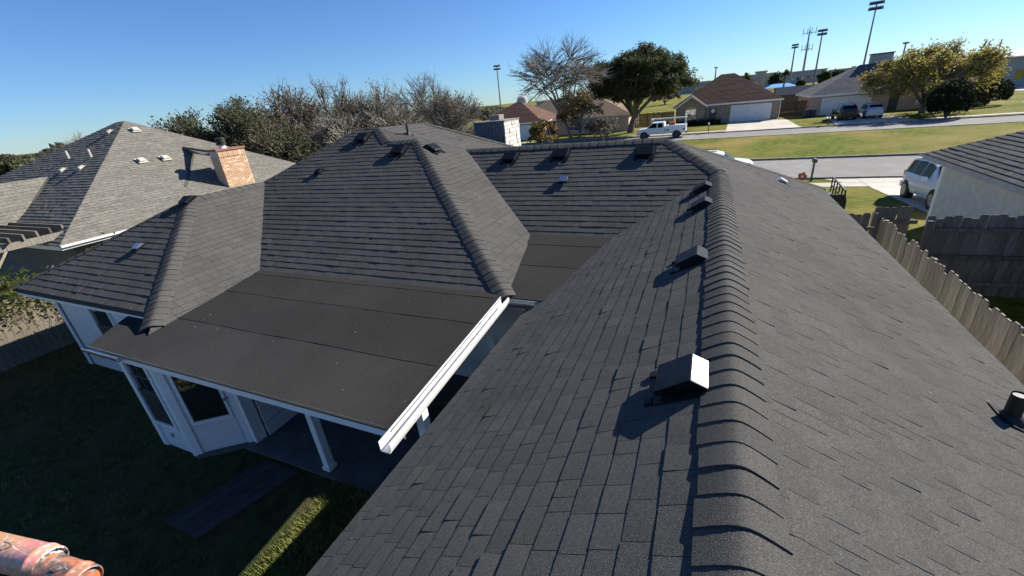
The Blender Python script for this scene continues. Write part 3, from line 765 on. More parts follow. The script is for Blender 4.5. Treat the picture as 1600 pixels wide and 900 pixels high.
# rusty painted drums, bottom left
def drum(loc, axis, L, r, ma, nm, label, band):
    t = thing(nm, label, 'drum', loc, 0, 'rusty drums at the yard edge')
    ax = Vector(axis).normalized(); a = ax.cross(Vector((0, 0, 1))).normalized(); b = a.cross(ax)
    def ring(k, rr, n=28): return [ax * k + (a * math.cos(2 * PI * i / n) + b * math.sin(2 * PI * i / n)) * rr for i in range(n)]
    mb = MB(); n = 28; st = [(-L, r), (-.14, r), (-.13, r * 1.05), (-.1, r * 1.05), (-.09, r), (-.012, r), (0, r * .97)]
    vs = [p for k, rr in st for p in ring(k, rr)]
    fs = [[i * n + j, i * n + (j + 1) % n, (i + 1) * n + (j + 1) % n, (i + 1) * n + j] for i in range(len(st) - 1) for j in range(n)]
    mb.add(vs, fs); mb.build('barrel', ma, t, smooth=True)
    mb = MB(); st = [(0, r * .97), (.01, r * .9), (-.012, r * .87), (-.012, r * .3), (-.012, 0.001)]
    vs = [p for k, rr in st for p in ring(k, rr)]
    fs = [[i * n + j, i * n + (j + 1) % n, (i + 1) * n + (j + 1) % n, (i + 1) * n + j] for i in range(len(st) - 1) for j in range(n)]
    mb.add(vs, fs); mb.build('lid', band, t, smooth=True)
    h = MB(); p0 = ax * (-L * .45) + b * r; h.tube([p0 - ax * .04, p0 - ax * .03 + b * .05, p0 + ax * .03 + b * .05, p0 + ax * .04], .006, 8); h.build('wire_handle', GALV, t)
    for k in (-L * .85, -L * .25):
        for s_ in (-1, 1):
            mb = MB(); top = ax * k + a * (s_ * r * .7) - b * r * .62
            mb.bar(top, Vector((top.x + s_ * a.x * .12, top.y + s_ * a.y * .12, -loc[2])), .04, .04); mb.build('leg', DGREY, t)
    return t
drum((-5.62, .50, 1.10), (.96, .22, -.1), .95, .155, RUSTP, 'rusty_drum', 'flaking pink and bare metal drum with a wire handle, further left', BAREM)
drum((-5.12, .55, 1.02), (.97, .18, -.1), .5, .145, RUSTO, 'rusty_drum', 'rust orange drum with peeling paint, nearer the plank walk', RUSTO)

# grass blades of the yard
gb = MB()
def blade(x, y, z, h, w):
    a = rng.random() * 2 * PI; c, s_ = math.cos(a), math.sin(a); l = rng.uniform(.2, .9) * h
    gb.add([(x - w * c, y - w * s_, z), (x + w * c, y + w * s_, z), (x - s_ * l, y + c * l, z + h)], [[0, 1, 2]])
for k in range(26000):
    x = rng.uniform(-15, -2.4); y = rng.uniform(.2, 9)
    if x > -8.6 and y > 2.5: 
        if not (-3.0 > x > -4.5 and y < 2.95): continue
    if x > -13.5 and y > 3.6: continue
    if -6.6 < x < -4.4 and 1.5 < y < 2.9: continue
    blade(x, y, .008, rng.uniform(.03, .075), .004)
for k in range(9000):
    blade(rng.uniform(-11, -3.6), rng.uniform(-3.5, .3), .008, rng.uniform(.04, .1), .005)
for k in range(9000):
    blade(rng.uniform(-4.6, -3.6), rng.uniform(1.2, 3.0), .008, rng.uniform(.03, .085), .0045)
o = gb.build('grass', BLADE); o['kind'] = 'stuff'; tag(o, 'short sparse grass of the shaded back yard', 'grass')

# ------------------------------------------------------------------ fences
def picket_mesh(h, w=.138, th=.018, dog=True, mt=WOOD):
    c = .03
    pr = [(-w / 2, 0), (w / 2, 0), (w / 2, h - c), (w / 2 - c, h), (-w / 2 + c, h), (-w / 2, h - c)]
    mb = MB(); mb.prism([(x, 0, z) for x, z in pr], (0, th, 0)); o = mb.build('picket', mt); me = o.data
    bpy.data.objects.remove(o); return me
def fence(name, label, a, b, h, mt, rails_side=1, group=None, step=.140, zf=None, lean=.006, cat='fence'):
    a = Vector((a[0], a[1], 0)); b = Vector((b[0], b[1], 0)); L = (b - a).length; d = (b - a) / L
    zf = zf or (lambda y: gz(y))
    t = thing(name, label, cat, (a.x, a.y, zf(a.y)), 0, group)
    mes = [picket_mesh(h * k, mt=mt) for k in (1.0, .985, 1.012, .97, 1.02)]
    an = math.atan2(d.y, d.x); n = int(L / step)
    for k in range(n):
        p = a + d * (step * (k + .5)); o = bpy.data.objects.new('picket', rng.choice(mes)); COL.objects.link(o); o.parent = t
        o.location = (p.x - a.x, p.y - a.y, zf(p.y) - zf(a.y) + rng.uniform(-.02, .02)); o.rotation_euler = (rng.uniform(-lean, lean), rng.uniform(-lean, lean), an + rng.uniform(-.015, .015))
    nn = Vector((-d.y, d.x, 0)) * rails_side
    for z in (.3, h * .5, h - .3):
        mb = MB(); q = nn * .045; mb.bar(Vector((0, 0, z)) + q, (b - a) + q + Vector((0, 0, z + zf(b.y) - zf(a.y))), .038, .085); mb.build('rail', mt, t)
    k = 0
    while k * 2.4 < L:
        p = d * (k * 2.4) + nn * .11; mb = MB(); z0 = zf(a.y + p.y) - zf(a.y); mb.box(p.x - .045, p.x + .045, p.y - .045, p.y + .045, z0 - .05, z0 + h - .08); mb.build('post', mt, t); k += 1
    return t
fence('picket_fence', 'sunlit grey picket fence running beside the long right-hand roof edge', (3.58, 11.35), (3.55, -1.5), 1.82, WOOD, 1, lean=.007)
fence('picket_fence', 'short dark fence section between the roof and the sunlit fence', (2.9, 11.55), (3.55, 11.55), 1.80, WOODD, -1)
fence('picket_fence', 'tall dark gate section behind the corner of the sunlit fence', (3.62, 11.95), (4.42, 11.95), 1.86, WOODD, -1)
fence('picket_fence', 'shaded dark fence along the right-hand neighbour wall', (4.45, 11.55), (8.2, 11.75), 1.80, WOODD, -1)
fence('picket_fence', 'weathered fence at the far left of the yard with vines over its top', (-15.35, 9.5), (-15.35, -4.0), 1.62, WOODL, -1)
vm = MB()
for k in range(11000):
    y = rng.uniform(1.0, 9.0); x = -15.35 + rng.gauss(-.15, .3); z = 1.45 + .2 * math.sin(y * 2.3) + rng.gauss(.15, .22) - (.35 * rng.random() if x > -15.3 else 0)
    s_ = rng.uniform(.03, .07); u = Vector((rng.gauss(0, 1), rng.gauss(0, 1), rng.gauss(0, 1))).normalized(); w_ = u.orthogonal().normalized()
    c = Vector((x, y, z)); vm.add([c - u * s_, c + w_ * s_ * .6, c + u * s_, c - w_ * s_ * .6], [[0, 1, 2, 3]])
t = thing('vine', 'green and brown vine heaped over the left yard fence', 'vine', (-15.35, 4, 0))
vm.build('leaves', LF_VINE, t, (-15.35, 4, 0))
st = MB()
for k in range(45):
    y = rng.uniform(1.2, 8.5); z0 = rng.uniform(.4, 1.0); p = Vector((-15.32, y, z0)); pts_ = [p]
    for q in range(5): p = p + Vector((rng.uniform(-.06, .05), rng.uniform(-.12, .12), rng.uniform(.1, .26))); p.x = min(max(p.x, -15.6), -15.22) if p.z < 1.6 else p.x; pts_.append(p)
    st.tube(pts_, .006, 4)
so_ = st.build('stems', TWIGB, t, (-15.35, 4, 0)); so_['kind'] = 'stuff'

# ------------------------------------------------------------------ trees
def tree(name, label, base, height, spread, bark, leaf, seed, trunk=.35, limbs=7, br=5, tw=6, leaves=0, lsize=.12, cr=.35, trad=.14, flat=.8,
         twr=.012, cat='tree', group=None, droop=0.0, shape=1.0, lean=(0, 0), subtw=3, wind=0.0, tl=1.0):
    R = random.Random(seed)
    t = thing(name, label, cat, base, 0, group)
    H, W_ = height, spread
    tk = MB(); tg = MB(); lf = MB()
    th = H * trunk
    top = Vector((lean[0], lean[1], th))
    c = Vector((lean[0] * 1.5, lean[1] * 1.5, th + (H - th) * .45))
    rz = (H - th) * .56 * shape; rx = W_ * .5
    tk.tube([(0, 0, -.2), (top.x * .4 + R.uniform(-.1, .1), top.y * .4, th * .5), top], [trad * 1.3, trad, trad * .85], 8)
    def inside(k):
        a = R.random() * 2 * PI; e = math.asin(R.uniform(-.45 if flat > .7 else -.2, 1)); 
        return c + Vector((math.cos(a) * math.cos(e) * rx * k, math.sin(a) * math.cos(e) * rx * k, math.sin(e) * rz * k))
    def bend(a, b, k):
        m_ = (a + b) / 2 + Vector((R.uniform(-k, k), R.uniform(-k, k), R.uniform(0, k))); return [a, m_, b]
    def put(pos, n, rad):
        for _ in range(n):
            p = pos + Vector((R.gauss(0, 1), R.gauss(0, 1), R.gauss(0, .8))).normalized() * rad * R.random() ** .6
            s_ = lsize * R.uniform(.6, 1.3); u = Vector((R.gauss(0, 1) + wind, R.gauss(0, 1), R.gauss(0, 1))).normalized(); v = u.orthogonal().normalized()
            v = (Matrix.Rotation(R.random() * 6.28, 3, u) @ v)
            lf.add([p - u * s_, p + v * s_ * .55, p + u * s_, p - v * s_ * .55], [[0, 1, 2, 3]], R.random())
    for i in range(limbs):
        p1 = inside(R.uniform(.38, .6)); st_ = top * R.uniform(.75, 1.0); st_.z = th * R.uniform(.8, 1.0)
        tk.tube(bend(st_, p1, H * .04), [trad * .55, trad * .42, trad * .26], 6)
        for j in range(br):
            d = inside(R.uniform(.72, .98)); k_ = R.uniform(.45, .8); p2 = p1 + (d - p1) * k_ if (d - p1).length < max(rx, rz) * 1.2 else p1 + (d - p1) * .4
            tg.tube(bend(p1 + (st_ - p1) * R.uniform(0, .3), p2, H * .03), [trad * .26, trad * .18, trad * .09], 5)
            for k in range(tw):
                dr = (p2 - p1).normalized() * .8 + (p2 - c).normalized() * .5 + Vector((R.gauss(0, .55), R.gauss(0, .55), R.gauss(.1, .5) - droop))
                p3 = p2 + dr.normalized() * H * R.uniform(.06, .14) * tl
                s0 = p2 + (p1 - p2) * R.uniform(0, .35)
                tg.tube([s0, (s0 + p3) / 2 + Vector((R.gauss(0, .05), R.gauss(0, .05), R.gauss(.03, .05))), p3], [twr * 1.9, twr * 1.4, twr * .8], 3, cap=False)
                if leaves: put(p3, leaves, cr); put((p3 + s0) / 2, leaves // 2, cr)
                for q in range(subtw):
                    s1 = s0 + (p3 - s0) * R.uniform(.3, 1); e1_ = s1 + (dr + Vector((R.gauss(0, .8), R.gauss(0, .8), R.gauss(.2, .6)))).normalized() * H * R.uniform(.035, .08) * tl
                    tg.tube([s1, e1_], [twr, twr * .55], 3, cap=False)
    tk.build('trunk', bark, t, smooth=True); tg.build('branches', bark if leaf is LF_OAK else TWIG if bark is TWIG else bark, t)
    if leaves: lf.build('crown', leaf, t)
    return t
def ptree(px, ptop, dist, name, label, spread_px, *a, zb=None, **k):
    x, y = from_dist(px, dist); zb = gz(y) if zb is None else zb
    H = height_at(px, ptop, dist) - zb
    d0, d1 = from_dist(px - spread_px / 2, dist), from_dist(px + spread_px / 2, dist)
    sp = math.hypot(d0[0] - d1[0], d0[1] - d1[1])
    return tree(name, label, (x, y, zb), H, sp, *a, **k)
GT = 'thicket trees behind the big hip'
ptree(292, 170, 33, 'thicket_tree', 'dark olive tree at the left end of the thicket, above the pale grey roof', 95, BARK, LF_OLIVE, 1, trunk=.15, leaves=29, lsize=.075, cr=.5, group=GT, limbs=9, tw=7, subtw=4, twr=.015, tl=1.35)
ptree(370, 154, 32, 'thicket_tree', 'dense olive green tree right behind the brick chimney', 120, BARK, LF_OLIVE, 2, trunk=.12, leaves=37, lsize=.075, cr=.5, group=GT, limbs=10, tw=7, subtw=4, twr=.015, tl=1.35)
ptree(455, 144, 34, 'thicket_tree', 'grey-green leafy tree between the brick chimney and the big hip', 130, TWIGB, LF_GREY, 3, trunk=.1, leaves=10, lsize=.075, cr=.5, group=GT, limbs=10, tw=9, subtw=6, twr=.017, tl=1.7)
ptree(430, 197, 30, 'thicket_shrub', 'low grey-green shrub directly behind the left hip edge', 120, TWIGB, LF_OLIVE, 13, trunk=.08, leaves=17, lsize=.075, cr=.5, cat='shrub', limbs=10, tw=7, subtw=4, twr=.015, tl=1.7)
ptree(530, 138, 36, 'thicket_tree', 'grey twiggy tree above the left vent of the big hip', 120, TWIGB, LF_GREY, 4, trunk=.1, leaves=5, lsize=.075, cr=.5, group=GT, limbs=10, tw=9, subtw=6, twr=.017, tl=1.7)
ptree(600, 146, 35, 'thicket_tree', 'pale brown twiggy tree above the apex of the big hip', 110, TWIG, LF_BROWN, 5, trunk=.1, leaves=4, lsize=.075, cr=.5, group=GT, limbs=10, tw=9, subtw=6, twr=.017, tl=1.7)
ptree(655, 118, 44, 'bare_tree', 'tall bare pale tree rising behind the rounded brown tree', 130, TWIG, None, 6, trunk=.25, limbs=9, br=6, tw=6, subtw=5, twr=.014, trad=.12, tl=1.35)
ptree(700, 148, 40, 'thicket_tree', 'rounded brown tree left of the slate-blue chimney', 105, TWIG, LF_BROWN, 7, trunk=.15, leaves=11, lsize=.075, cr=.5, group=GT, limbs=10, br=6, tw=9, subtw=6, twr=.017, tl=1.7)
ptree(520, 182, 31, 'thicket_shrub', 'twiggy brown shrub behind the left vent of the big hip', 130, TWIG, LF_BROWN, 14, trunk=.08, leaves=5, lsize=.075, cr=.5, cat='shrub', limbs=10, tw=9, subtw=6, twr=.017, tl=1.7)
ptree(735, 172, 46, 'bare_tree', 'thin bare sapling just left of the slate-blue chimney', 40, TWIG, None, 8, trunk=.3, limbs=5, br=4, tw=5, subtw=3, trad=.06, tl=1.35)
ptree(128, 212, 48, 'bare_tree', 'wispy bare treetop behind the pale grey roof ridge', 44, TWIG, None, 9, trunk=.35, limbs=6, br=5, tw=5, trad=.09, tl=1.35)
for i, (px, py, d, sp, lab) in enumerate(((4, 244, 62, 50, 'leftmost olive tree on the far left horizon'), (36, 247, 66, 50, 'middle olive tree on the far left horizon'), (68, 250, 70, 46, 'rightmost olive tree on the far left horizon, beside the pale roof'))):
    ptree(px, py, d, 'horizon_tree', lab, sp, BARK, LF_OLIVE, 20 + i, trunk=.1, leaves=14, lsize=.22, cr=.6, limbs=9, br=4, tw=4, group='trees on the left horizon')
tree('bare_tree', 'tall bare tree with spreading grey twigs in front of the live oak', (-16.5, 57, ZS), 12.6, 12.5, TWIG, None, 30, trunk=.28, limbs=10, br=7, tw=7, subtw=4, trad=.22, twr=.022, lean=(-1.2, 0), tl=1.35)
ptree(905, 135, 60, 'rusty_tree', 'half bare tree with rusty yellow leaves left of the live oak', 95, TWIG, LF_RUST, 31, trunk=.2, leaves=6, lsize=.16, cr=.6, limbs=9, br=6, trad=.16, twr=.02)
ptree(842, 188, 54, 'rusty_shrub', 'rusty leafy shrub in front of the far white garage door', 60, TWIG, LF_RUST, 32, trunk=.1, leaves=8, lsize=.14, cr=.4, limbs=8, cat='shrub')
ptree(942, 180, 57, 'brown_shrub', 'brown twiggy shrub under the live oak', 80, TWIG, LF_BROWN, 33, trunk=.1, leaves=6, lsize=.13, cr=.4, limbs=8, cat='shrub')
OAKB = (-10.7, 67.5, ZS)
tree('live_oak', 'large dark green live oak with a spreading crown across the street', OAKB, 11.6, 16.0, BARK, LF_OAK, 34, trunk=.2, leaves=85, lsize=.14, cr=.8, limbs=13, br=7, tw=7, subtw=1, trad=.42, twr=.03, shape=1.02, lean=(.6, 0))
tree('yellow_tree', 'wide tree with yellow-green autumn leaves in front of the slate-grey house', (22.8, 68.5, ZS), 7.6, 15.5, TWIGB, LF_YEL, 35, trunk=.1, leaves=17, lsize=.13, cr=.8, limbs=13, br=7, tw=7, trad=.32, twr=.03, flat=.8, subtw=5, wind=1.2, shape=.95)
def ball_shrub(name, label, base, rx, rz, seed):
    R = random.Random(seed); t = thing(name, label, 'shrub', base); lf = MB()
    core = MB()
    for k in range(9000):
        u = Vector((R.gauss(0, 1), R.gauss(0, 1), R.gauss(0, 1))).normalized()
        if u.z < -.6: continue
        bump = 1 + .05 * math.sin(5 * u.x + seed) * math.cos(7 * u.y) + .04 * R.gauss(0, 1)
        p = Vector((u.x * rx, u.y * rx, rz + u.z * rz)) * 1.0; p = Vector((p.x * bump, p.y * bump, max(.05, rz + u.z * rz * bump)))
        s_ = R.uniform(.06, .14); a = Vector((R.gauss(0, 1), R.gauss(0, 1), R.gauss(0, 1))).normalized(); b = a.orthogonal().normalized()
        lf.add([p - a * s_, p + b * s_ * .6, p + a * s_, p - b * s_ * .6], [[0, 1, 2, 3]], R.random())
    lf.build('foliage', LF_DARK, t)
    st = MB()
    for k in range(14):
        a = R.random() * 6.28; e = R.uniform(.2, 1.4); st.tube([(0, 0, 0), (math.cos(a) * math.cos(e) * rx * .4, math.sin(a) * math.cos(e) * rx * .4, rz * .7), (math.cos(a) * math.cos(e) * rx * .9, math.sin(a) * math.cos(e) * rx * .9, rz + math.sin(e) * rz * .8)], [.06, .04, .01], 5)
    so_ = st.build('stems', BARK, t); so_['kind'] = 'stuff'
ball_shrub('clipped_shrub', 'big round dark clipped shrub at the kerb under the yellow tree', (22.2, 60.6, ZS), 1.65, 1.75, 1)
ball_shrub('clipped_shrub', 'rounded dark hedge further back, right of the big round shrub', (30.3, 73.6, ZS), 1.9, 1.45, 2)
ball_shrub('clipped_shrub', 'second dark hedge against the house right of the yellow tree trunk', (27.6, 73.4, ZS), 1.7, 1.35, 3)

# ------------------------------------------------------------------ left neighbour: pale grey hip roof and brick chimney
NC = G(93, 385, HC - 2.86)
NH = thing('neighbour_house', 'neighbour house with a pale weathered grey hip roof left of the brick chimney', 'house', (NC.x - 6, NC.y + 5, 0)); NO = wl(NH)
pn = .6; tn = 5.75 * S
AP = NC + Vector((-tn, tn, pn * tn))
def nslope(polys, mt=GREYROOF, exp=EXP, w=(.25, .5)):
    d = deck_mesh(polys, .1).build('roof_slope', DECK, NH, NO)
    mb = MB()
    for vs, fs, r in tabs(polys, exp, w[0], w[1], .008, .016): mb.add(vs, fs, r)
    o = mb.build('shingle_field', mt, d, NO); o['kind'] = 'stuff'
YB = AP.y + 2.0
back = AP + Vector((tn, tn, -pn * tn))
lx = NC.x - 2 * tn - 4
nslope([[NC, back, AP]])
APL = AP + Vector((-.7, 0, 0))
ZL = 1.45                                       # the lower wing that comes forward at the left
nslope([[NC, AP, APL, Vector((lx, NC.y + .9, NC.z + .54)), Vector((lx, NC.y, NC.z))]])
nslope([[AP, back, Vector((lx, back.y, NC.z)), APL]])
q0 = G(75, 277, HC - 1.02); q1 = G(28, 350, HC - 2.45)
dq = (q1 - q0)
wr = [q0, q0 + Vector((0, -6.5, 0)), q0 + Vector((3.4, -6.5, -1.7)), q1 + Vector((.4, -.3, -.25))]
nslope([[q0 + Vector((0, .0, .02)), q1 + Vector((0, 0, .02)), Vector((q1.x, q1.y - 4.5, q1.z)), Vector((q0.x, q0.y - 6.5, q0.z))]])
mb = MB(); mb.box(NC.x - 13, NC.x - .45, NC.y + .45, back.y - .4, -.2, NC.z - .08); mb.build('wall', mat('dark_wall', (0.14, 0.12, 0.1), rough=.9), NH, NO)
mb = MB(); mb.bar(NC + Vector((.0, -.01, -.08)), NC + Vector((-13, -.01, -.08)), .02, .13); mb.bar(NC + Vector((.01, 0, -.08)), Vector((NC.x + .01, back.y, NC.z - .08)), .02, .13); mb.build('fascia', TRIM, NH, NO)
mb = MB(); mb.bar(NC + Vector((.06, 0, -.02)), Vector((NC.x + .06, back.y, NC.z - .02)), .10, .06); mb.build('gutter', GUTTER, NH, NO)
def npipe(px, py, k, n, d, mt=PALEV):
    p = on_plane(px, py, NC, n, .05)
    n = Vector(n).normalized(); d = Vector(d).normalized(); al = n.cross(d)
    mb = MB()
    def P(u, v, w): return p + d * u * k + al * v * k + n * w * k
    mb.prism([P(-.3, -.3, .0), P(.3, -.3, .0), P(.3, .3, .0), P(-.3, .3, .0)], n * .012)
    pr = [(-.2, .02), (-.16, .15), (.16, .17), (.2, .12), (.2, .02)]
    vs = [P(u, -.2, w) for u, w in pr] + [P(u, .2, w) for u, w in pr]
    mb.add(vs, [[i, (i + 1) % 5, 5 + (i + 1) % 5, 5 + i] for i in range(5)] + [[4, 3, 2, 1, 0], [5, 6, 7, 8, 9]])
    mb.build('box_vent', mt, NH, NO)
nR, nF = Vector((pn, 0, 1)), Vector((0, -pn, 1))
for px, py in ((211, 203), (221, 251), (258, 247)): npipe(px, py, .62, nR, Vector((1, 0, -pn)))
for px, py in ((127, 262), (98, 266), (171, 206)): npipe(px, py, .52, nF, Vector((0, -1, -pn)))
for px, py in ((143, 246), (108, 248)):
    p = on_plane(px, py, NC, nF); mb = MB(); mb.tube([p - Vector((0, 0, .1)), p + Vector((0, 0, .34))], .05, 8); mb.build('vent_pipe', PALEV, NH, NO)
# chimney: bricks, soldier course, cap and flue
bx1 = -18.0 * S; bx0 = -18.5 * S; by0, by1 = 11.36 * S, 12.52 * S; bz = HC - .66 * S; bzb = 1.6
mb = MB(); mb.box(bx0, bx1, by0, by1, 0, bz); ck = mb.build('chimney', MORTAR, NH, NO); ck['label'] = 'tan brick chimney with rust-red cap and dark flue'
bs = MB(); bs.box(0, .022, 0, .205, 0, .062); src = bs.build('brick', BRICK, ck, None); me_b = src.data; bpy.data.objects.remove(src)
bs2 = MB(); bs2.box(0, .205, -.022, 0, 0, .062); src = bs2.build('brick', BRICK, ck, None); me_c = src.data; bpy.data.objects.remove(src)
meshes_b = []
for k in range(5):
    mb_ = me_b.copy(); at_ = mb_.attributes['rnd']; v_ = rng.random(); at_.data.foreach_set('value', [v_] * len(mb_.polygons)); meshes_b.append(mb_)
z = bzb; row = 0
while z < bz - .30:
    y = by0 - (.11 if row % 2 else 0)
    while y < by1 - .02:
        y0_ = max(y, by0); y1_ = min(y + .205, by1); L_ = (y1_ - y0_) / .205
        if L_ > .2:
            o = bpy.data.objects.new('brick', rng.choice(meshes_b)); COL.objects.link(o); o.parent = ck
            o.location = Vector((bx1 + .0 + rng.uniform(-.005, .008), y0_, z)) - NO; o.scale = (1, L_, 1)
        y += .216
    x = bx0 + (.11 if row % 2 else 0)
    while x < bx1 - .04:
        o = bpy.data.objects.new('brick', me_c); COL.objects.link(o); o.parent = ck; o.location = Vector((x, by0, z)) - NO; o.scale = (min(1, (bx1 - x) / .205), 1, 1); x += .216
    z += .073; row += 1
y = by0
while y < by1 - .05:
    o = bpy.data.objects.new('brick', rng.choice(meshes_b)); COL.objects.link(o); o.parent = ck
    o.location = Vector((bx1 + .012 + rng.uniform(0, .014), y, bz - .27)) - NO; o.scale = (1.3, .42, 3.4); y += .1
mb = MB(); mb.box(bx0 - .06, bx1 + .07, by0 - .06, by1 + .06, bz, bz + .08); mb.build('chimney_cap', CAPRED, ck, NO)
fx, fy = bx0 + .25, by0 + .52
mb = MB(); mb.tube([(fx, fy, bz + .05), (fx, fy, bz + .22)], [.17, .12], 16); mb.build('flue', TRIM, ck, NO)
for k in range(3):
    mb = MB(); mb.tube([(fx, fy, bz + .22 + k * .11), (fx, fy, bz + .29 + k * .11), (fx, fy, bz + .325 + k * .11)], [.2, .2, .13], 16); mb.build('flue_ring', RUBBER, ck, NO)
# cricket behind the chimney and the valley flashing beside it
c0 = on_plane(285, 229, NC, nR, .05); c1 = on_plane(301, 238, NC, nR, .05); c2 = Vector((bx0, by0 - .05, bz - .12)); c3 = Vector((bx0, by0 + .3, bz - .02))
mb = MB(); mb.prism([c0, c1, c2, c3], (0, 0, -.05)); mb.build('cricket', GREYROOF, NH, NO)
f0 = on_plane(302, 240, NC, nR, .016); f1 = on_plane(290, 292, NC, nR, .016)
mb = MB(); mb.bar(f0, f1, .13, .006, up=nR); mb.build('valley_flashing', mat('valley_metal', (0.075, 0.07, 0.062), rough=1.0, spec=0.0), NH, NO)
# pergola in the neighbour's yard
PC = G(30, 380, 2.3)
t = thing('pergola', 'dark timber pergola with sunlit slats at the far left edge', 'pergola', (-20.5, 5.4, 0)); po = wl(t)
for k in range(7):
    y0_ = 4.35 + k * .36; mb = MB(); mb.box(-27, -19.3 - .1 * k, y0_, y0_ + .05, 2.32, 2.50); mb.build('slat', WOODD, t, po)
for x0_ in (-19.75, -23.2):
    mb = MB(); mb.box(x0_, x0_ + .09, 4.1, 6.9, 2.10, 2.31); mb.build('beam', WOODD, t, po)
    for y0_ in (4.4, 6.6):
        mb = MB(); mb.box(x0_ - .02, x0_ + .1, y0_, y0_ + .12, -.05, 2.1); mb.build('post', WOOD, t, po)
        mb = MB(); mb.bar((x0_ + .05, y0_ + .06, 1.5), (x0_ + .05, y0_ + (.55 if y0_ < 5 else -.45), 2.1), .06, .08, up=(1, 0, 0)); mb.build('brace', WOOD, t, po)

# ------------------------------------------------------------------ generic hip houses
def hip_house(name, label, x0, x1, y0, y1, zg, eh, pitch, roofm, wallm, ov=.45, doors=(), wins=(), garage=(), extra=None):
    t = thing(name, label, 'house', ((x0 + x1) / 2, y0, zg)); O = wl(t)
    mb = MB(); mb.box(x0, x1, y0, y1, zg - .1, zg + eh + .02); mb.build('wall', wallm, t, O)
    X0, X1, Y0, Y1 = x0 - ov, x1 + ov, y0 - ov, y1 + ov; ze = zg + eh
    w, l = X1 - X0, Y1 - Y0
    if w >= l:
        h = l / 2; r0, r1 = Vector((X0 + h, Y0 + h, ze + h * pitch)), Vector((X1 - h, Y0 + h, ze + h * pitch))
        faces = [[(X0, Y0, ze), (X1, Y0, ze), r1, r0], [(X1, Y1, ze), (X0, Y1, ze), r0, r1], [(X1, Y0, ze), (X1, Y1, ze), r1], [(X0, Y1, ze), (X0, Y0, ze), r0]]
    else:
        h = w / 2; r0, r1 = Vector((X0 + h, Y0 + h, ze + h * pitch)), Vector((X0 + h, Y1 - h, ze + h * pitch))
        faces = [[(X0, Y0, ze), (X1, Y0, ze), r0], [(X1, Y1, ze), (X0, Y1, ze), r1], [(X1, Y0, ze), (X1, Y1, ze), r1, r0], [(X0, Y1, ze), (X0, Y0, ze), r0, r1]]
    for f in faces:
        f = [Vector(p) for p in f]
        mb = MB(); mb.prism(f, (0, 0, -.09)); d = mb.build('roof_slope', roofm, t, O)
        if y0 < 90:
            mb = MB(); n, tt, s = frame(f)
            for vs, fs, r in tabs([f], .3, 1.2, 3.0, .012, .02, .004, .004): mb.add(vs, fs, r)
            q = mb.build('shingle_field', roofm, d, O); q['kind'] = 'stuff'
    for a, b in (((X0, Y0), (X1, Y0)), ((X1, Y0), (X1, Y1)), ((X0, Y0), (X0, Y1))):
        mb = MB(); mb.bar((a[0], a[1], ze - .09), (b[0], b[1], ze - .09), .03, .2); mb.build('fascia', TRIM, t, O)
    for a, b, zt in garage:
        mb = MB(); mb.box(a - .12, b + .12, y0 - .05, y0 - .002, zg, zg + zt + .12); g_ = mb.build('garage_door', TRIM, t, O)
        n = 4
        for k in range(n):
            mb = MB(); mb.box(a, b, y0 - .075, y0 - .051, zg + .02 + k * zt / n, zg + (k + 1) * zt / n - .015); mb.build('door_panel', WHITE, g_, O)
    for a, b, z0_, z1_ in wins:
        mb = MB(); mb.box(a - .07, b + .07, y0 - .04, y0 - .002, zg + z0_ - .07, zg + z1_ + .07); w_ = mb.build('window', TRIM, t, O)
        mb = MB(); mb.box(a, b, y0 - .05, y0 - .041, zg + z0_, zg + z1_); mb.build('pane', GLASS, w_, O)
        mb = MB(); mb.box((a + b) / 2 - .03, (a + b) / 2 + .03, y0 - .06, y0 - .051, zg + z0_, zg + z1_); mb.box(a, b, y0 - .0605, y0 - .051, zg + (z0_ + z1_) / 2 - .03, zg + (z0_ + z1_) / 2 + .03); mb.build('muntin', TRIM, w_, O)
    for a, b, zt, mt in doors:
        mb = MB(); mb.box(a, b, y0 - .05, y0 - .003, zg, zg + zt); d_ = mb.build('front_door', mt, t, O)
        mb = MB(); mb.tube([(b - .12, y0 - .05, zg + 1), (b - .12, y0 - .1, zg + 1)], .03, 8); mb.build('handle', GALV, d_, O)
    return t, O
# brown hip house across the street
B2, O2 = hip_house('brown_house', 'buff brick house with a brown hip roof and white garage door across the street', -4.9, 8.7, 74.2, 86.0, ZS, 2.7, .62, BROWNROOF, BRICK2,
          garage=((2.75, 7.7, 2.15),), doors=((-.2, .75, 2.1, DGREY),), wins=((-3.7, -1.9, .5, 2.0),))
mb = MB()
gp = [(-4.6, 73.0, ZS + 2.7), (-.9, 73.0, ZS + 2.7), (-2.75, 73.0, ZS + 4.0)]
mb.prism([gp[0], gp[1], (-.9, 73.0, ZS - .1), (-4.6, 73.0, ZS - .1)], (0, 1.15, 0)); mb.prism(gp, (0, 1.15, 0)); mb.build('front_gable', BRICK2, B2, O2)
for s_ in (-1, 1):
    xe = -2.75 + s_ * 2.25; mb = MB(); mb.prism([(-2.75, 72.7, ZS + 4.15), (xe, 72.7, ZS + 2.55), (xe, 77.0, ZS + 2.55), (-2.75, 79.5, ZS + 4.15)], (0, 0, -.1)); mb.build('gable_slope', BROWNROOF, B2, O2)
    mb = MB(); mb.bar((-2.75, 72.68, ZS + 4.05), (xe, 72.68, ZS + 2.45), .03, .2); mb.build('rake_board', TRIM, B2, O2)
arch = [(-3.5, ZS + .6), (-2.0, ZS + .6), (-2.0, ZS + 1.9)] + [(-2.75 + .75 * math.cos(a), ZS + 1.9 + .75 * math.sin(a)) for a in [PI * k / 10 for k in range(1, 10)]] + [(-3.5, ZS + 1.9)]
mb = MB(); mb.prism([(x, 72.97, z) for x, z in arch], (0, .025, 0)); aw = mb.build('arched_window', GLASS, B2, O2)
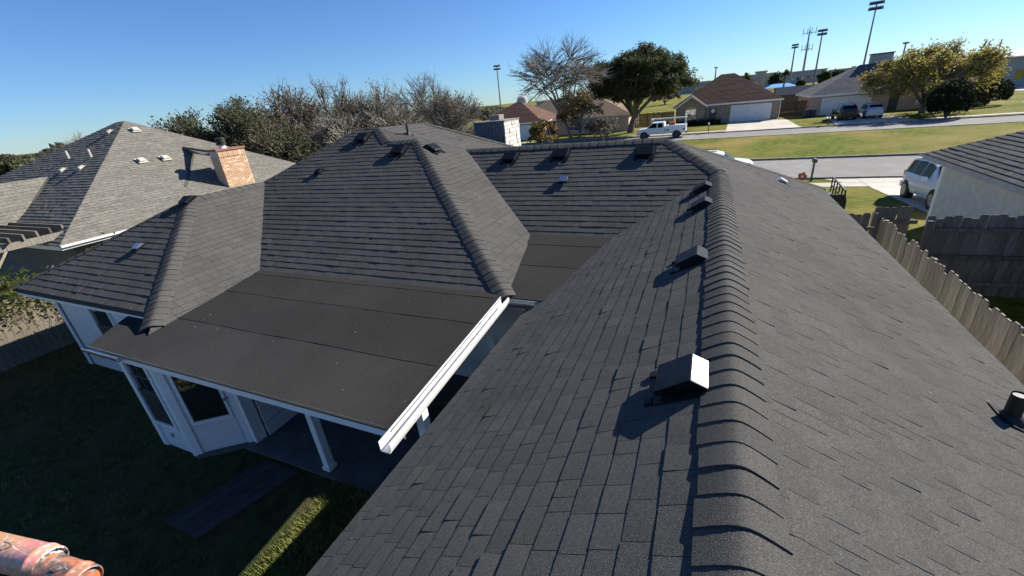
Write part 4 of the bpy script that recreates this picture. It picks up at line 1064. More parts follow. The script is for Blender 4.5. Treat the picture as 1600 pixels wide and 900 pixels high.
mb = MB(); mb.box(-3.5, -2.0, 72.93, 72.965, ZS + 1.86, ZS + 1.94); mb.box(-2.78, -2.72, 72.94, 72.966, ZS + .6, ZS + 2.6); mb.box(-3.5, -2.0, 72.945, 72.967, ZS + 1.2, ZS + 1.25); mb.build('muntin', TRIM, aw, O2)
mb = MB(); mb.tube([(.28, 74.1, ZS + 1.75), (.28, 74.06, ZS + 1.75)], .28, 16); mb.build('wreath', TRIM, B2, O2)
mb = MB(); mb.bar((8.85, 74.12, ZS), (8.85, 74.12, ZS + 2.7), .1, .1); mb.build('downpipe', TRIM, B2, O2)
mb = MB(); mb.box(-5.4, 1.6, 71.8, 73.4, ZS, ZS + .5)
R_ = random.Random(4); hed = MB()
for k in range(2200):
    p = Vector((R_.uniform(-5.3, 1.4), R_.uniform(71.7, 72.7), ZS + abs(R_.gauss(.25, .22)))); s_ = R_.uniform(.06, .13); u = Vector((R_.gauss(0, 1), R_.gauss(0, 1), R_.gauss(0, 1))).normalized(); v = u.orthogonal().normalized()
    hed.add([p - u * s_, p + v * s_, p + u * s_, p - v * s_], [[0, 1, 2, 3]], R_.random())
t = thing('low_hedge', 'low dark hedge along the front of the brown-roofed house', 'hedge', (-2, 72.2, ZS)); hed.build('foliage', LF_DARK, t, wl(t))
# slate grey house behind the two parked cars
B3, O3 = hip_house('slate_house', 'house with a slate-grey hip roof behind the two parked cars', 12.9, 31.5, 75.6, 87.5, ZS, 2.6, .52, SLATEROOF, PINKBRICK,
          garage=((14.1, 19.4, 2.1),), doors=((21.4, 22.4, 2.1, DGREY),), wins=((24.3, 25.9, .6, 1.9), (28, 29.6, .6, 1.9)))
p3 = atY(1352, 96, 84); q3 = atY(1377, 110, 84)
mb = MB(); mb.box(20.2, 22.6, 82.2, 83.4, 3.0, 6.2); mb.build('chimney', GREYW, B3, O3)
mb = MB(); mb.box(20.1, 22.7, 82.1, 83.5, 6.2, 6.35); mb.build('chimney_cap', DGREY, B3, O3)
# further houses left of the oak
hip_house('tan_house', 'brown-roofed house with a white garage door right of the slate-blue chimney', -35.5, -24.3, 66.5, 77, ZS, 2.6, .55, BROWNROOF, PINKBRICK, garage=((-30.2, -26.0, 2.1),))
hip_house('tan_house', 'house with a faded tan roof half hidden behind the bare tree', -23.5, -11.5, 71, 82, ZS, 2.5, .42, TANROOF, PINKBRICK, wins=((-21, -19.4, .6, 1.9), (-16, -14.4, .6, 1.9)))
hip_house('tan_house', 'low tan-roofed house further back left of the live oak', -40, -27, 96, 106, ZS, 2.6, .5, TANROOF, BEIGE)
# right-hand neighbour: dark grey roof, pale wall in shade
NR_ = thing('right_neighbour_house', 'pale-walled house with a dark grey roof at the right edge beside the white car', 'house', (10, 14, 0)); RO = wl(NR_)
EX, EY, EZ = 6.58, 18.7, HC - 2.82
wd = 5.2
sl_ = [[Vector((EX, EY, EZ)), Vector((EX + wd, EY - wd, EZ + .5 * wd)), Vector((EX + wd, -4, EZ + .5 * wd)), Vector((EX, -4, EZ))],
       [Vector((EX, EY, EZ)), Vector((EX + 2 * wd, EY, EZ)), Vector((EX + wd, EY - wd, EZ + .5 * wd))],
       [Vector((EX + 2 * wd, EY, EZ)), Vector((EX + 2 * wd, -4, EZ)), Vector((EX + wd, -4, EZ + .5 * wd)), Vector((EX + wd, EY - wd, EZ + .5 * wd))]]
for i, f in enumerate(sl_):
    d = deck_mesh([f], .1).build('roof_slope', DECK, NR_, RO); mb = MB()
    for vs, fs, r in tabs([f], .157, .3, .6, .009, .016): mb.add(vs, fs, r)
    o = mb.build('shingle_field', DARKGREY, d, RO); o['kind'] = 'stuff'
mb = MB(); mb.bar((EX - .0, EY, EZ - .09), (EX, -4, EZ - .09), .025, .15); mb.bar((EX, EY, EZ - .09), (EX + 10, EY, EZ - .09), .025, .15); mb.build('fascia', mat('grey_trim', (0.3, 0.3, 0.3), rough=.6), NR_, RO)
mb = MB(); mb.box(EX + .45, EX + 10, -3.6, EY - .5, -.8, EZ - .05); mb.build('wall', NWALL, NR_, RO)
mb = MB(); mb.box(EX + .40, EX + .56, EY - .62, EY - .44, -.8, EZ - .1); mb.build('corner_board', TRIM, NR_, RO)
mb = MB(); mb.box(EX, EX + .45, -3.6, EY, EZ - .17, EZ - .15); mb.build('soffit', TRIM, NR_, RO)

# ------------------------------------------------------------------ vehicles
def car(name, label, loc, rz, paint, L=4.8, W=1.84, Hh=1.68, kind='suv', group=None, pitch=0.0):
    t = thing(name, label, 'car', loc, rz, group); t.rotation_euler = (0, pitch, rz)
    hw = W / 2
    if kind == 'suv':
        top = [(-2.38, .95), (-2.3, 1.25), (-2.12, 1.58), (-1.6, 1.68), (-.6, 1.71), (.25, 1.66), (.62, 1.56), (1.28, 1.10), (1.5, 1.06), (2.1, .98), (2.32, .86), (2.4, .66)]
        glass_f = (.66, 1.26); glass_r = (-2.29, -2.14); side = [(-2.0, -1.25), (-1.18, -.3), (-.22, .62)]
    elif kind == 'sedan':
        top = [(-2.38, .85), (-2.2, 1.0), (-1.75, 1.06), (-1.1, 1.38), (-.5, 1.46), (.2, 1.43), (.55, 1.34), (1.2, 1.0), (1.6, .96), (2.1, .86), (2.32, .74), (2.4, .6)]
        glass_f = (.58, 1.18); glass_r = (-1.7, -1.14); side = [(-1.25, -.4), (-.32, .62)]
    def zt(x):
        if x <= top[0][0]: return top[0][1]
        for (a, za), (b, zb) in zip(top, top[1:]):
            if x <= b: k = (x - a) / (b - a); return za + (zb - za) * k
        return top[-1][1]
    belt = lambda x: min(zt(x), 1.02 + .02 * (-x) * .3)
    def hwx(x):
        e = abs(x) / 2.4; return hw * (1 - .16 * max(0, e - .72) / .28) 
    def sec(x):
        zb = belt(x); z_ = zt(x); h_ = hwx(x); tw_ = h_ - .26 * max(0, (z_ - zb)) / .66 * 1.0
        low = .30 if abs(x) < 2.2 else .40
        return [(h_ * .93, low), (h_ * .99, .5), (h_, .72), (h_ * .97, zb - .02), (h_ * .95, zb), (tw_, z_ - .05 if z_ > zb + .06 else z_), (tw_ * .86, z_ + .005), (tw_ * .45, z_ + .03), (0, z_ + .035)]
    xs_ = sorted(set([round(-2.38 + 4.78 * k / 40, 3) for k in range(41)] + [p[0] for p in top]))
    sc = L / 4.8; zs = Hh / (1.71 if kind == 'suv' else 1.48)
    def full(x):
        h_ = sec(x); return [(x * sc, -a, z_ * zs) for a, z_ in h_] + [(x * sc, a, z_ * zs) for a, z_ in h_[-2::-1]]
    R2 = [full(x) for x in xs_]; m_ = len(R2[0]); mb = MB()
    vs = [p for r_ in R2 for p in r_]
    fs = [[i * m_ + j, i * m_ + j + 1, (i + 1) * m_ + j + 1, (i + 1) * m_ + j] for i in range(len(R2) - 1) for j in range(m_ - 1)]
    fs += [[i * m_ + m_ - 1, i * m_, (i + 1) * m_, (i + 1) * m_ + m_ - 1] for i in range(len(R2) - 1)]
    fs += [list(range(m_)), [len(vs) - 1 - k for k in range(m_)]]
    mb.add(vs, fs); mb.build('body', paint, t, smooth=True)
    def patch(name, x0, x1, j0, j1, f0, f1, off, sgn, material, n=6):
        mb = MB(); g = []
        for k in range(n + 1):
            x = x0 + (x1 - x0) * k / n; h_ = sec(x); a, b = Vector((h_[j0][0], h_[j0][1])), Vector((h_[j1][0], h_[j1][1]))
            row_ = []
            for f in (f0, f1):
                p = a + (b - a) * f; row_.append(Vector((x * sc, sgn * (p.x + off), p.y * zs + (off * .3))))
            g.append(row_)
        for k in range(n): mb.poly([g[k][0], g[k + 1][0], g[k + 1][1], g[k][1]])
        return mb.build(name, material, t)
    for sgn in (-1, 1):
        for a, b in side: patch('side_window', a, b, 4, 5, .08, .92, .008, sgn, CARGLASS)
        mb = MB(); mb.add([(.55 * sc, sgn * (hw + .02), 1.0 * zs), (.75 * sc, sgn * (hw + .02), 1.0 * zs), (.72 * sc, sgn * (hw + .2), 1.02 * zs), (.56 * sc, sgn * (hw + .2), 1.02 * zs), (.55 * sc, sgn * (hw + .02), 1.16 * zs), (.73 * sc, sgn * (hw + .02), 1.14 * zs), (.70 * sc, sgn * (hw + .2), 1.15 * zs), (.56 * sc, sgn * (hw + .2), 1.17 * zs)],
                          [[0, 1, 2, 3], [4, 5, 6, 7], [0, 1, 5, 4], [1, 2, 6, 5], [2, 3, 7, 6], [3, 0, 4, 7]]); mb.build('mirror', paint, t)
        for xw in (-1.42, 1.42):
            r_ = .35 if kind == 'suv' else .32
            mb = MB(); mb.tube([(xw * sc, sgn * (hw - .25), r_), (xw * sc, sgn * (hw + .004), r_)], r_ + .07, 24); mb.build('wheel_arch', RUBBER, t)
            mb = MB(); mb.tube([(xw * sc, sgn * (hw - .22), r_), (xw * sc, sgn * (hw - .02), r_), (xw * sc, sgn * (hw + .02), r_)], [r_, r_, r_ * .93], 24); wh = mb.build('wheel', RUBBER, t, smooth=True)
            mb = MB(); mb.tube([(xw * sc, sgn * (hw + .012), r_), (xw * sc, sgn * (hw + .028), r_)], r_ * .64, 20)
            for k in range(5):
                a = 2 * PI * k / 5; mb.bar((xw * sc, sgn * (hw + .032), r_), (xw * sc + math.cos(a) * r_ * .6, sgn * (hw + .032), r_ + math.sin(a) * r_ * .6), .05, .02, up=(0, 1, 0))
            mb.build('rim', RIM if kind == 'suv' else RIM, wh)
        mb = MB(); mb.box(-2.36 * sc, -2.25 * sc, sgn * hw * .6 if sgn > 0 else -hw * .86, hw * .86 if sgn > 0 else -hw * .6, .86 * zs, 1.08 * zs); mb.build('tail_light', RED, t)
        mb = MB(); mb.box(2.24 * sc, 2.40 * sc, .5 * hw if sgn > 0 else -hw * .86, hw * .86 if sgn > 0 else -.5 * hw, .66 * zs, .79 * zs); mb.build('headlight', CARSILVER, t)
        if kind == 'suv':
            mb = MB(); mb.bar((-1.9 * sc, sgn * .58, 1.75 * zs), (.2 * sc, sgn * .58, 1.76 * zs), .05, .04); mb.build('roof_rail', DGREY, t)
    def across(name, x0, x1, off):
        mb = MB(); g = []
        for k in range(5):
            x = x0 + (x1 - x0) * k / 4; h_ = sec(x); g.append([Vector((x * sc + off, s_ * h_[5][0] * .95 if j else 0, 0)) for j, s_ in ()])
            r_ = []
            for q in (-.93, -.55, 0, .55, .93): r_.append(Vector((x * sc + off, q * h_[5][0], (zt(x) + .035 - .03 * abs(q)) * zs + .012)))
            g[-1] = r_
        for k in range(4):
            for j in range(4): mb.poly([g[k][j], g[k][j + 1], g[k + 1][j + 1], g[k + 1][j]])
        mb.build(name, CARGLASS, t)
    across('windshield', glass_f[0], glass_f[1], .012); across('rear_window', glass_r[0], glass_r[1], -.012)
    mb = MB(); mb.box(-2.44 * sc, -2.3 * sc, -hw * .9, hw * .9, .36 * zs, .62 * zs); mb.build('rear_bumper', paint, t)
    mb = MB(); mb.box(2.3 * sc, 2.44 * sc, -hw * .86, hw * .86, .34 * zs, .58 * zs); mb.build('front_bumper', paint, t)
    return t
sr = G(1417.4, 306.4, -.71); sf = G(1461.6, 325.8, -.53)
mid = (sr + sf) / 2; sl_p = math.atan2(.0607, 1)
car('parked_suv', 'white sport utility vehicle on the driveway beside the pale-walled house', (9.0, 22.5, gz(22.5) + .03), -PI / 2 - .03, CARWHITE, 4.9, 1.86, 1.70, pitch=-sl_p)
car('parked_car', 'white car on the near street half hidden behind the front hip', (.35, 31.0, ZS + .012), .0, CARWHITE, 4.8, 1.85, 1.62)
car('parked_suv', 'black sport utility vehicle in front of the slate-grey house', (14.95, 67.2, ZS + .02), PI / 2, CARBLACK, 4.7, 1.85, 1.75)
car('parked_suv', 'silver sport utility vehicle beside the black one', (17.6, 67.6, ZS + .02), PI / 2 - .05, CARSILVER, 4.6, 1.82, 1.62)
# utility pickup with ladder rack
t = thing('utility_truck', 'white utility pickup with a ladder rack parked across the far street', 'truck', (-5.3, 57.6, ZS + .012), PI - .02)
def hullp(name, pts, w, material):
    mb = MB(); mb.prism([(x, -w / 2, z) for x, z in pts], (0, w, 0)); return mb.build(name, material, t)
hullp('cab', [(2.9, .5), (2.9, .95), (2.7, 1.12), (1.75, 1.2), (1.1, 1.82), (-.25, 1.86), (-.4, 1.2), (-.4, .5)], 1.86, CARWHITE)
hullp('service_body', [(-.5, .55), (-.5, 1.42), (-2.75, 1.42), (-2.75, .6)], 2.0, CARWHITE)
for s_ in (-1, 1):
    for pts in ([(1.55, 1.25), (1.05, 1.73), (.55, 1.75), (.55, 1.25)], [(.42, 1.25), (.42, 1.75), (-.12, 1.76), (-.18, 1.25)]):
        mb = MB(); mb.prism([(x, s_ * .935, z) for x, z in pts], (0, .004 * s_, 0)); mb.build('side_window', CARGLASS, t)
    for xw in (2.0, -1.75):
        mb = MB(); mb.tube([(xw, s_ * .7, .4), (xw, s_ * 1.005, .4)], .47, 20); mb.build('wheel_arch', RUBBER, t)
        mb = MB(); mb.tube([(xw, s_ * .72, .4), (xw, s_ * 1.02, .4)], .4, 20); w_ = mb.build('wheel', RUBBER, t)
        mb = MB(); mb.tube([(xw, s_ * 1.0, .4), (xw, s_ * 1.03, .4)], .23, 16); mb.build('rim', DGREY, w_)
    mb = MB()
    mb.bar((-2.65, s_ * .9, 1.42), (-2.65, s_ * .9, 2.2), .06, .06); mb.bar((1.2, s_ * .9, 1.84), (1.2, s_ * .9, 2.2), .06, .06); mb.bar((1.3, s_ * .9, 2.2), (-2.75, s_ * .9, 2.2), .07, .07); mb.build('ladder_rack', CARWHITE, t)
    for x0_ in (-.75, -2.55):
        mb = MB(); mb.box(x0_ - .1, x0_ + .1, s_ * 1.0 if s_ > 0 else -1.012, 1.012 if s_ > 0 else -1.0, .85, 1.05); mb.build('locker_latch', DGREY, t)
mb = MB(); mb.bar((-2.65, -.9, 2.2), (-2.65, .9, 2.2), .06, .06); mb.bar((1.2, -.9, 2.2), (1.2, .9, 2.2), .06, .06); mb.build('rack_crossbar', CARWHITE, t)
mb = MB(); mb.box(-1.5, -.8, -.5, .3, 1.2, 1.75); mb.build('cargo', mat('dull_red', (.25, .07, .05), rough=.7), t)
mb = MB(); mb.box(-2.95, -2.75, -.95, .95, .5, .7); mb.build('rear_bumper', DGREY, t)

# ------------------------------------------------------------------ street furniture and small things
def mailbox(loc, h, label, pale=False):
    t = thing('mailbox', label, 'mailbox', loc)
    mb = MB(); mb.box(-.045, .045, -.045, .045, 0, h - .2); mb.build('post', WOODB if pale else DGREY, t)
    mb = MB(); pr = [(-.09, h - .2), (.09, h - .2), (.09, h - .08)] + [(.09 * math.cos(a), h - .08 + .09 * math.sin(a)) for a in (PI / 4, PI / 2, 3 * PI / 4)] + [(-.09, h - .08)]
    mb.prism([(x, -.25, z) for x, z in pr], (0, .5, 0)); b = mb.build('box', TRIM if pale else DGREY, t)
    mb = MB(); mb.box(.092, .10, .05, .10, h - .2, h - .02); mb.build('flag', RED, b)
mailbox((5.55, 29.0, ZS), 1.25, 'dark mailbox on a post at the near kerb above the roof edge')
mailbox((-.1, 58.9 + .9, ZS), 1.2, 'small white mailbox on a post in front of the brown-roofed house', True)
mailbox((12.1, 60.2, ZS), 1.2, 'dark mailbox on a post at the kerb by the black vehicle')
t = thing('utility_trailer', 'black metal trailer with an open rail side beyond the front roof corner', 'trailer', (4.2, 20.6, gz(20.6)), -.05)
mb = MB(); mb.box(-.9, .75, -1.2, 1.5, .42, .52); mb.build('bed', DGREY, t)
for x_ in (-.88, .72):
    mb = MB()
    for z_ in (.8, 1.12): mb.bar((x_, -1.2, z_), (x_, 1.5, z_), .05, .05)
    for k in range(6): mb.bar((x_, -1.2 + k * .54, .5), (x_, -1.2 + k * .54, 1.12), .045, .045)
    mb.build('side_rail', RUBBER, t)
mb = MB(); mb.box(-.88, .76, -1.24, -1.21, .5, .98); mb.build('tailgate', RUBBER, t)
for s_ in (-1, 1):
    mb = MB(); mb.tube([(s_ * .92 - .07, .1, .32), (s_ * .92 + .1, .1, .32)], .32, 18); mb.build('wheel', RUBBER, t)
mb = MB(); mb.tube([(0, 1.5, .45), (0, 2.6, .4)], .05, 8); mb.build('tow_bar', DGREY, t)
hp = Vector((4.55, 25.9, gz(25.9)))
t = thing('flower_pot', 'small red and white garden ornament on a stake past the roof edge', 'ornament', hp)
mb = MB(); mb.tube([(0, 0, 0), (0, 0, .62)], .03, 8); mb.build('stake', DGREY, t)
mb = MB()
for k in range(5):
    a = k * 2 * PI / 5; c_ = Vector((.13 * math.cos(a), .05, .78 + .13 * math.sin(a))); mb.tube([c_ - Vector((0, .03, 0)), c_ + Vector((0, .03, 0))], [.09, .06], 10)
mb.build('petals', REDP, t)
mb = MB(); mb.tube([(0, -.02, .78), (0, .06, .78)], .06, 10); mb.build('centre', TRIM, t)
for i, (x_, lab) in enumerate(((12.55, 'left wheeled bin by the slate-grey house'), (13.25, 'right wheeled bin by the slate-grey house'))):
    t = thing('wheeled_bin', lab, 'bin', (x_ - .5, 73.2, ZS), .1, 'bins by the slate-grey house')
    mb = MB(); mb.add([(-.25, -.3, .05), (.25, -.3, .05), (.25, .3, .05), (-.25, .3, .05), (-.3, -.38, 1.0), (.3, -.38, 1.0), (.3, .38, 1.0), (-.3, .38, 1.0)], [[3, 2, 1, 0], [4, 5, 6, 7], [0, 1, 5, 4], [1, 2, 6, 5], [2, 3, 7, 6], [3, 0, 4, 7]]); mb.build('body', mat('navy_plastic', (.02, .035, .07), rough=.5), t)
    mb = MB(); mb.box(-.32, .32, -.4, .4, 1.0, 1.06); mb.build('lid', DGREY, t)
    mb = MB(); mb.tube([(-.28, .36, .1), (.28, .36, .1)], .1, 10); mb.build('axle', RUBBER, t)
# far fences and sheds
fence('plank_fence', 'brown plank fence between the brown-roofed and slate-grey houses', (9.1, 79), (12.9, 79), 2.0, WOODB, -1, step=.16, zf=lambda y: ZS)
fence('plank_fence', 'brown plank fence between the live oak and the brown-roofed house', (-12, 78), (-5.3, 78), 2.0, WOODB, -1, step=.16, zf=lambda y: ZS)
t = thing('garden_shed', 'dark-roofed garden shed behind the brown plank fence', 'shed', (12.8, 92, ZS)); so = wl(t)
mb = MB(); mb.box(10.3, 16.5, 92, 95, ZS, ZS + 2.6); mb.build('wall', WOODD, t, so)
mb = MB(); mb.prism([(10, 91.6, ZS + 2.5), (16.8, 91.6, ZS + 2.5), (16.8, 93.5, ZS + 3.7), (10, 93.5, ZS + 3.7)], (0, 0, -.1)); mb.prism([(10, 93.5, ZS + 3.7), (16.8, 93.5, ZS + 3.7), (16.8, 95.4, ZS + 2.5), (10, 95.4, ZS + 2.5)], (0, 0, -.1)); mb.build('roof', SLATEROOF, t, so)

# ------------------------------------------------------------------ the far school grounds
def lightpole(px, ptop, dist, label, heads=2):
    x, y = from_dist(px, dist, ptop); H = height_at(px, ptop, dist) - ZS
    t = thing('floodlight_pole', label, 'light pole', (x, y, ZS), -math.atan2(x, y), 'sports ground floodlights')
    mb = MB(); mb.tube([(0, 0, 0), (0, 0, H)], [dist * .0016, dist * .0009], 8); mb.build('pole', POLE, t)
    for k in range(heads):
        z = H - .2 - k * H * .06; w = H * .055
        c = MB(); c.bar((-w, 0, z), (w, 0, z), .25, .2); cb = c.build('crossarm', POLE, t)
        for q in (-1, -.4, .4, 1):
            h = MB(); h.prism([(q * w - .45, -.4, z - .1), (q * w + .45, -.4, z - .1), (q * w + .45, .5, z + .35), (q * w - .45, .5, z + .35)], (0, -.2, -.45)); h.build('lamp_head', DGREY, cb)
lightpole(776, 102, 240, 'floodlight pole standing alone left of the bare tree')
lightpole(1371, 2, 165, 'tallest leaning-looking floodlight pole above the slate-grey roof')
lightpole(1286, 46, 215, 'floodlight pole right of the lattice mast')
lightpole(1243, 69, 290, 'smallest floodlight pole left of the lattice mast')
lightpole(1119, 105, 420, 'distant thin pole above the brown roof', 1)
lightpole(1416, 66, 330, 'distant thin pole above the slate-grey chimney', 1)
x, y = from_dist(1266, 340, 45); H = height_at(1267, 40, 340) - ZS
t = thing('radio_mast', 'slim radio mast with whip antennas between two floodlight poles', 'mast', (x, y, ZS), -math.atan2(x, y))
mb = MB(); mb.tube([(0, 0, 0), (0, 0, H * .93)], [.7, .35], 8); mb.build('tower', POLE, t)
for z, w in ((H * .88, 3.2), (H * .6, 2.6)):
    mb = MB(); mb.bar((-w, 0, z), (w, 0, z), .3, .3); pf = mb.build('platform', POLE, t)
    for q in (-1, -.33, .33, 1):
        mb = MB(); mb.tube([(q * w, 0, z - 1), (q * w, 0, z + 2.6)], .16, 6); mb.build('antenna', POLE, pf)
mb = MB(); mb.tube([(0, 0, H * .93), (0, 0, H)], .12, 6); mb.build('whip_antenna', POLE, t)
def block(name, label, px0, px1, ptop, dist, depth, wallm, rows=1, cat='building', roofz=.6, nwin=10):
    a, b = from_dist(px0, dist), from_dist(px1, dist); z = height_at((px0 + px1) / 2, ptop, dist)
    ax = Vector((a[0], a[1], ZS)); bx_ = Vector((b[0], b[1], ZS)); d = bx_ - ax; L = d.length; d /= L; n = Vector((-d.y, d.x, 0))
    if n.y < 0: n = -n
    t = thing(name, label, cat, ((ax.x + bx_.x) / 2, (ax.y + bx_.y) / 2, ZS), 0); o_ = wl(t)
    mb = MB(); up = Vector((0, 0, z - ZS)); mb.prism([ax + up, bx_ + up, bx_ + n * depth + up, ax + n * depth + up], (0, 0, -(z - ZS))); mb.build('wall', wallm, t, o_)
    mb = MB(); e = .5; mb.prism([ax - d * e - n * e + up + Vector((0, 0, roofz)), bx_ + d * e - n * e + up + Vector((0, 0, roofz)), bx_ + d * e + n * (depth + e) + up + Vector((0, 0, roofz)), ax - d * e + n * (depth + e) + up + Vector((0, 0, roofz))], (0, 0, -roofz + .01)); mb.build('roof', GREYW, t, o_)
    for r_ in range(rows):
        for k in range(nwin):
            u = L * (k + .25) / nwin; z0 = ZS + (z - ZS) * (.3 + .5 * r_ / max(1, rows)) ; hh_ = (z - ZS) * .28 / rows
            mb = MB(); p = ax + d * u - n * .06; p.z = z0; mb.prism([p, p + d * L * .5 / nwin, p + d * L * .5 / nwin + Vector((0, 0, hh_)), p + Vector((0, 0, hh_))], n * .05); mb.build('window', GLASS, t, o_)
    return t
block('school_block', 'long pale school block behind the radio mast', 1200, 1292, 113, 330, 30, GREYW, nwin=12)
block('school_block', 'low grey school block just right of the brown roof', 1146, 1214, 118, 300, 25, BEIGE, nwin=9)
block('school_block', 'tall beige square tower of the school', 1180, 1197, 113, 285, 12, BEIGE, nwin=2)
block('school_block', 'long low grey building behind the slate-grey roof', 1296, 1352, 108, 380, 30, GREYW, nwin=6)
block('school_block', 'low pale building behind the live oak', 1060, 1110, 130, 330, 30, GREYW, nwin=6)
block('school_block', 'pale industrial block left of the bare tree on the skyline', 838, 880, 158, 320, 30, GREYW, nwin=5)
block('school_block', 'white flat building on the skyline above the thicket end', 700, 745, 176, 300, 25, GREYW, nwin=4)
# white gabled hall at the right edge
x0_, y0_ = from_dist(1556, 128); x1_, y1_ = from_dist(1640, 118)
t = thing('white_hall', 'white gabled hall on the skyline at the right edge', 'building', (x0_, y0_, ZS)); o_ = wl(t)
za = height_at(1560, 90, 128); zr_ = height_at(1592, 71, 128); gx = Vector((x1_ - x0_, y1_ - y0_, 0)); Lh = gx.length; gx /= Lh; gn = Vector((-gx.y, gx.x, 0))
def HP(u, v, z): return Vector((x0_, y0_, z)) + gx * u + gn * v
mb = MB(); mb.prism([HP(0, 0, za), HP(Lh, 0, za), HP(Lh, 16, za), HP(0, 16, za)], (0, 0, ZS - za)); mb.build('wall', GREYW, t, o_)
mb = MB(); mb.prism([HP(-.8, -.8, za), HP(Lh, -.8, za), HP(Lh, 8, zr_ + .4), HP(-.8, 8, zr_ + .4)], (0, 0, -.2)); mb.prism([HP(-.8, 8, zr_ + .4), HP(Lh, 8, zr_ + .4), HP(Lh, 16.8, za), HP(-.8, 16.8, za)], (0, 0, -.2)); mb.build('roof', mat('white_metal_roof', (.62, .61, .58), rough=.5), t, o_)
for k in range(3):
    mb = MB(); mb.prism([HP(2 + k * 4.5, -.06, ZS + 2.6), HP(4 + k * 4.5, -.06, ZS + 2.6), HP(4 + k * 4.5, -.06, ZS + 1), HP(2 + k * 4.5, -.06, ZS + 1)], gn * .04); mb.build('window', GLASS, t, o_)
# goal frame by the hall
a = Vector((*from_dist(1541, 120), ZS)); b = Vector((*from_dist(1559, 120), ZS)); z1_ = height_at(1560, 62, 120)
t = thing('steel_frame', 'thin steel goal frame standing left of the white hall', 'frame', a)
mb = MB(); mb.tube([(0, 0, 0), (0, 0, z1_ - ZS), (b.x - a.x, b.y - a.y, z1_ - ZS), (b.x - a.x, b.y - a.y, 0)], .09, 6); mb.build('frame', POLE, t)
# blue shade canopy
x, y = from_dist(1219, 235); zc = height_at(1219, 131, 235)
t = thing('shade_canopy', 'blue fabric shade canopy on posts in front of the school', 'canopy', (x, y, ZS)); 
mb = MB(); w, dp, ze_ = 6.8, 4.5, zc - ZS - 1.3
vs = [(-w, -dp, ze_), (w, -dp, ze_), (w, dp, ze_), (-w, dp, ze_), (-w * .5, 0, ze_ + 1.4), (w * .5, 0, ze_ + 1.4)]
mb.add(vs, [[0, 1, 5, 4], [1, 2, 5], [2, 3, 4, 5], [3, 0, 4]]); mb.add([Vector(v) - Vector((0, 0, .12)) for v in vs], [[4, 5, 1, 0], [5, 2, 1], [5, 4, 3, 2], [4, 0, 3]]); mb.build('fabric', BLUEF, t)
for sx in (-1, 1):
    for sy in (-1, 1):
        mb = MB(); mb.tube([(sx * w * .95, sy * dp * .95, 0), (sx * w * .95, sy * dp * .95, ze_)], .15, 6); mb.build('post', POLE, t)
# distant trees among the school blocks
def palm(px, ptop, dist, label, seed):
    R = random.Random(seed); x, y = from_dist(px, dist); H = height_at(px, ptop, dist) - ZS
    t = thing('palm_tree', label, 'palm', (x, y, ZS), 0, 'palms by the school'); mb = MB(); mb.tube([(0, 0, 0), (.2, 0, H * .75)], [.35, .28], 8); mb.build('trunk', BARK, t)
    lf = MB(); c = Vector((.2, 0, H * .76))
    for k in range(70):
        a = R.random() * 6.28; e = R.uniform(-.8, 1.5); d = Vector((math.cos(a) * math.cos(e), math.sin(a) * math.cos(e), math.sin(e))); L = H * R.uniform(.2, .28); s_ = d.cross(Vector((0, 0, 1))).normalized() * .35
        lf.add([c, c + d * L * .6 + s_ + Vector((0, 0, .1)), c + d * L + Vector((0, 0, -L * .18)), c + d * L * .6 - s_], [[0, 1, 2, 3]], R.random())
    lf.build('crown', LF_OAK, t)
palm(1164, 112, 180, 'palm right of the brown roof peak', 1); palm(1227, 107, 230, 'palm beside the beige school tower', 2)
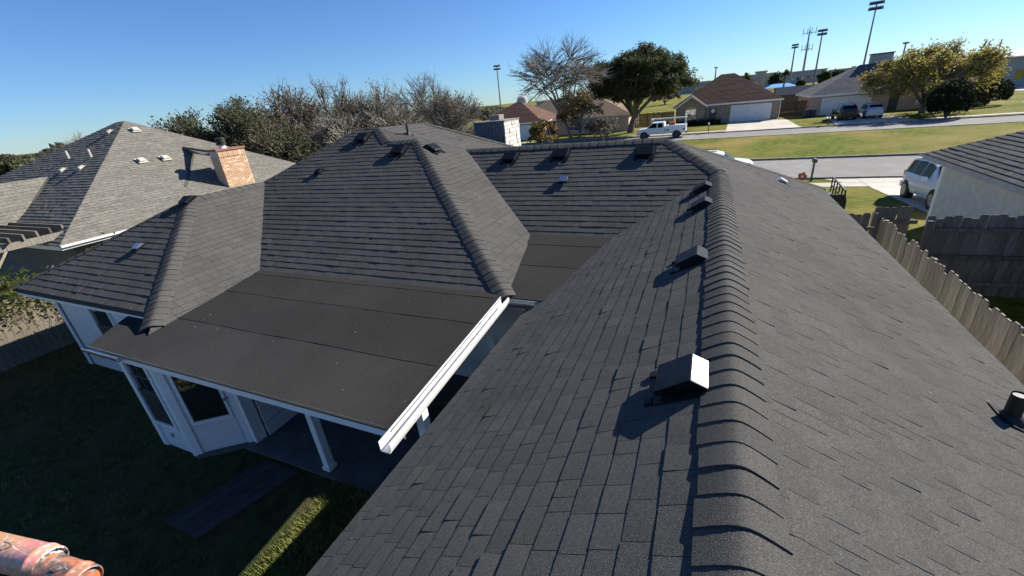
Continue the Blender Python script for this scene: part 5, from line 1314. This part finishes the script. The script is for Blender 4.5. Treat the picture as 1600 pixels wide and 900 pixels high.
for i, (px, py, d, sp, lab) in enumerate(((1214, 115, 240, 22, 'dark tree between the two palms'), (1290, 110, 200, 22, 'dark round tree left of the slate-grey roof'), (1312, 109, 210, 24, 'dark tree right against the slate-grey roof'), (1333, 104, 230, 26, 'dark tree peeking over the slate-grey roof'), (1255, 124, 230, 14, 'small dark tree under the radio mast'))):
    ptree(px, py, d, 'distant_tree', lab, sp, BARK, LF_OAK, 60 + i, zb=ZS, trunk=.12, leaves=10, lsize=.5, cr=.8, limbs=7, br=4, tw=4, subtw=0, trad=.3, twr=.04, group='dark trees around the school')
for i, (px, py, d, sp, lab) in enumerate(((560, 186, 150, 90, 'hazy treeline tree behind the thicket'), (760, 172, 130, 60, 'far leafy tree behind the slate-blue chimney'), (870, 170, 140, 60, 'far leafy tree behind the bare tree'), (1040, 140, 170, 60, 'far leafy tree right of the live oak'), (1440, 96, 150, 60, 'far leafy tree behind the yellow tree'))):
    ptree(px, py, d, 'distant_tree', lab, sp, BARK, LF_GREY, 80 + i, zb=ZS, trunk=.12, leaves=10, lsize=.4, cr=.7, limbs=8, br=4, tw=4, subtw=0, trad=.25, twr=.04)
# water tower far off
x, y = from_dist(816, 700); zt_ = height_at(816, 149, 700)
t = thing('water_tower', 'pale round water tower far away behind the bare tree', 'water tower', (x, y, ZS)); mb = MB(); Rr = 8
mb.tube([(0, 0, zt_ - ZS - 16), (0, 0, zt_ - ZS - 13), (0, 0, zt_ - ZS - 8), (0, 0, zt_ - ZS - 3), (0, 0, zt_ - ZS)], [2, 7, 8.4, 7, 1.5], 18); mb.build('tank', GREYW, t, smooth=True)
mb = MB(); mb.tube([(0, 0, 0), (0, 0, zt_ - ZS - 14)], [2.6, 1.8], 12); mb.build('stem', GREYW, t)

# far treeline that closes the horizon
R = random.Random(99); tl = MB()
for k in range(26000):
    px = R.uniform(-500, 1050); d_ = R.uniform(150, 260) if px < 700 else R.uniform(230, 330); x, y = from_dist(px, d_)
    hgt = 4.6 + 1.6 * math.sin(px * .021) + 1.1 * math.sin(px * .057 + 2)
    p = Vector((x, y, ZS + R.random() ** .8 * hgt)); s_ = R.uniform(.35, .8); u = Vector((R.gauss(0, 1), R.gauss(0, 1), R.gauss(0, 1))).normalized(); v = u.orthogonal().normalized()
    tl.add([p - u * s_, p + v * s_ * .6, p + u * s_, p - v * s_ * .6], [[0, 1, 2, 3]], R.random())
o = tl.build('treeline', LF_GREY); tag(o, 'distant grey-green treeline along the left and middle horizon', 'treeline', kind='stuff')
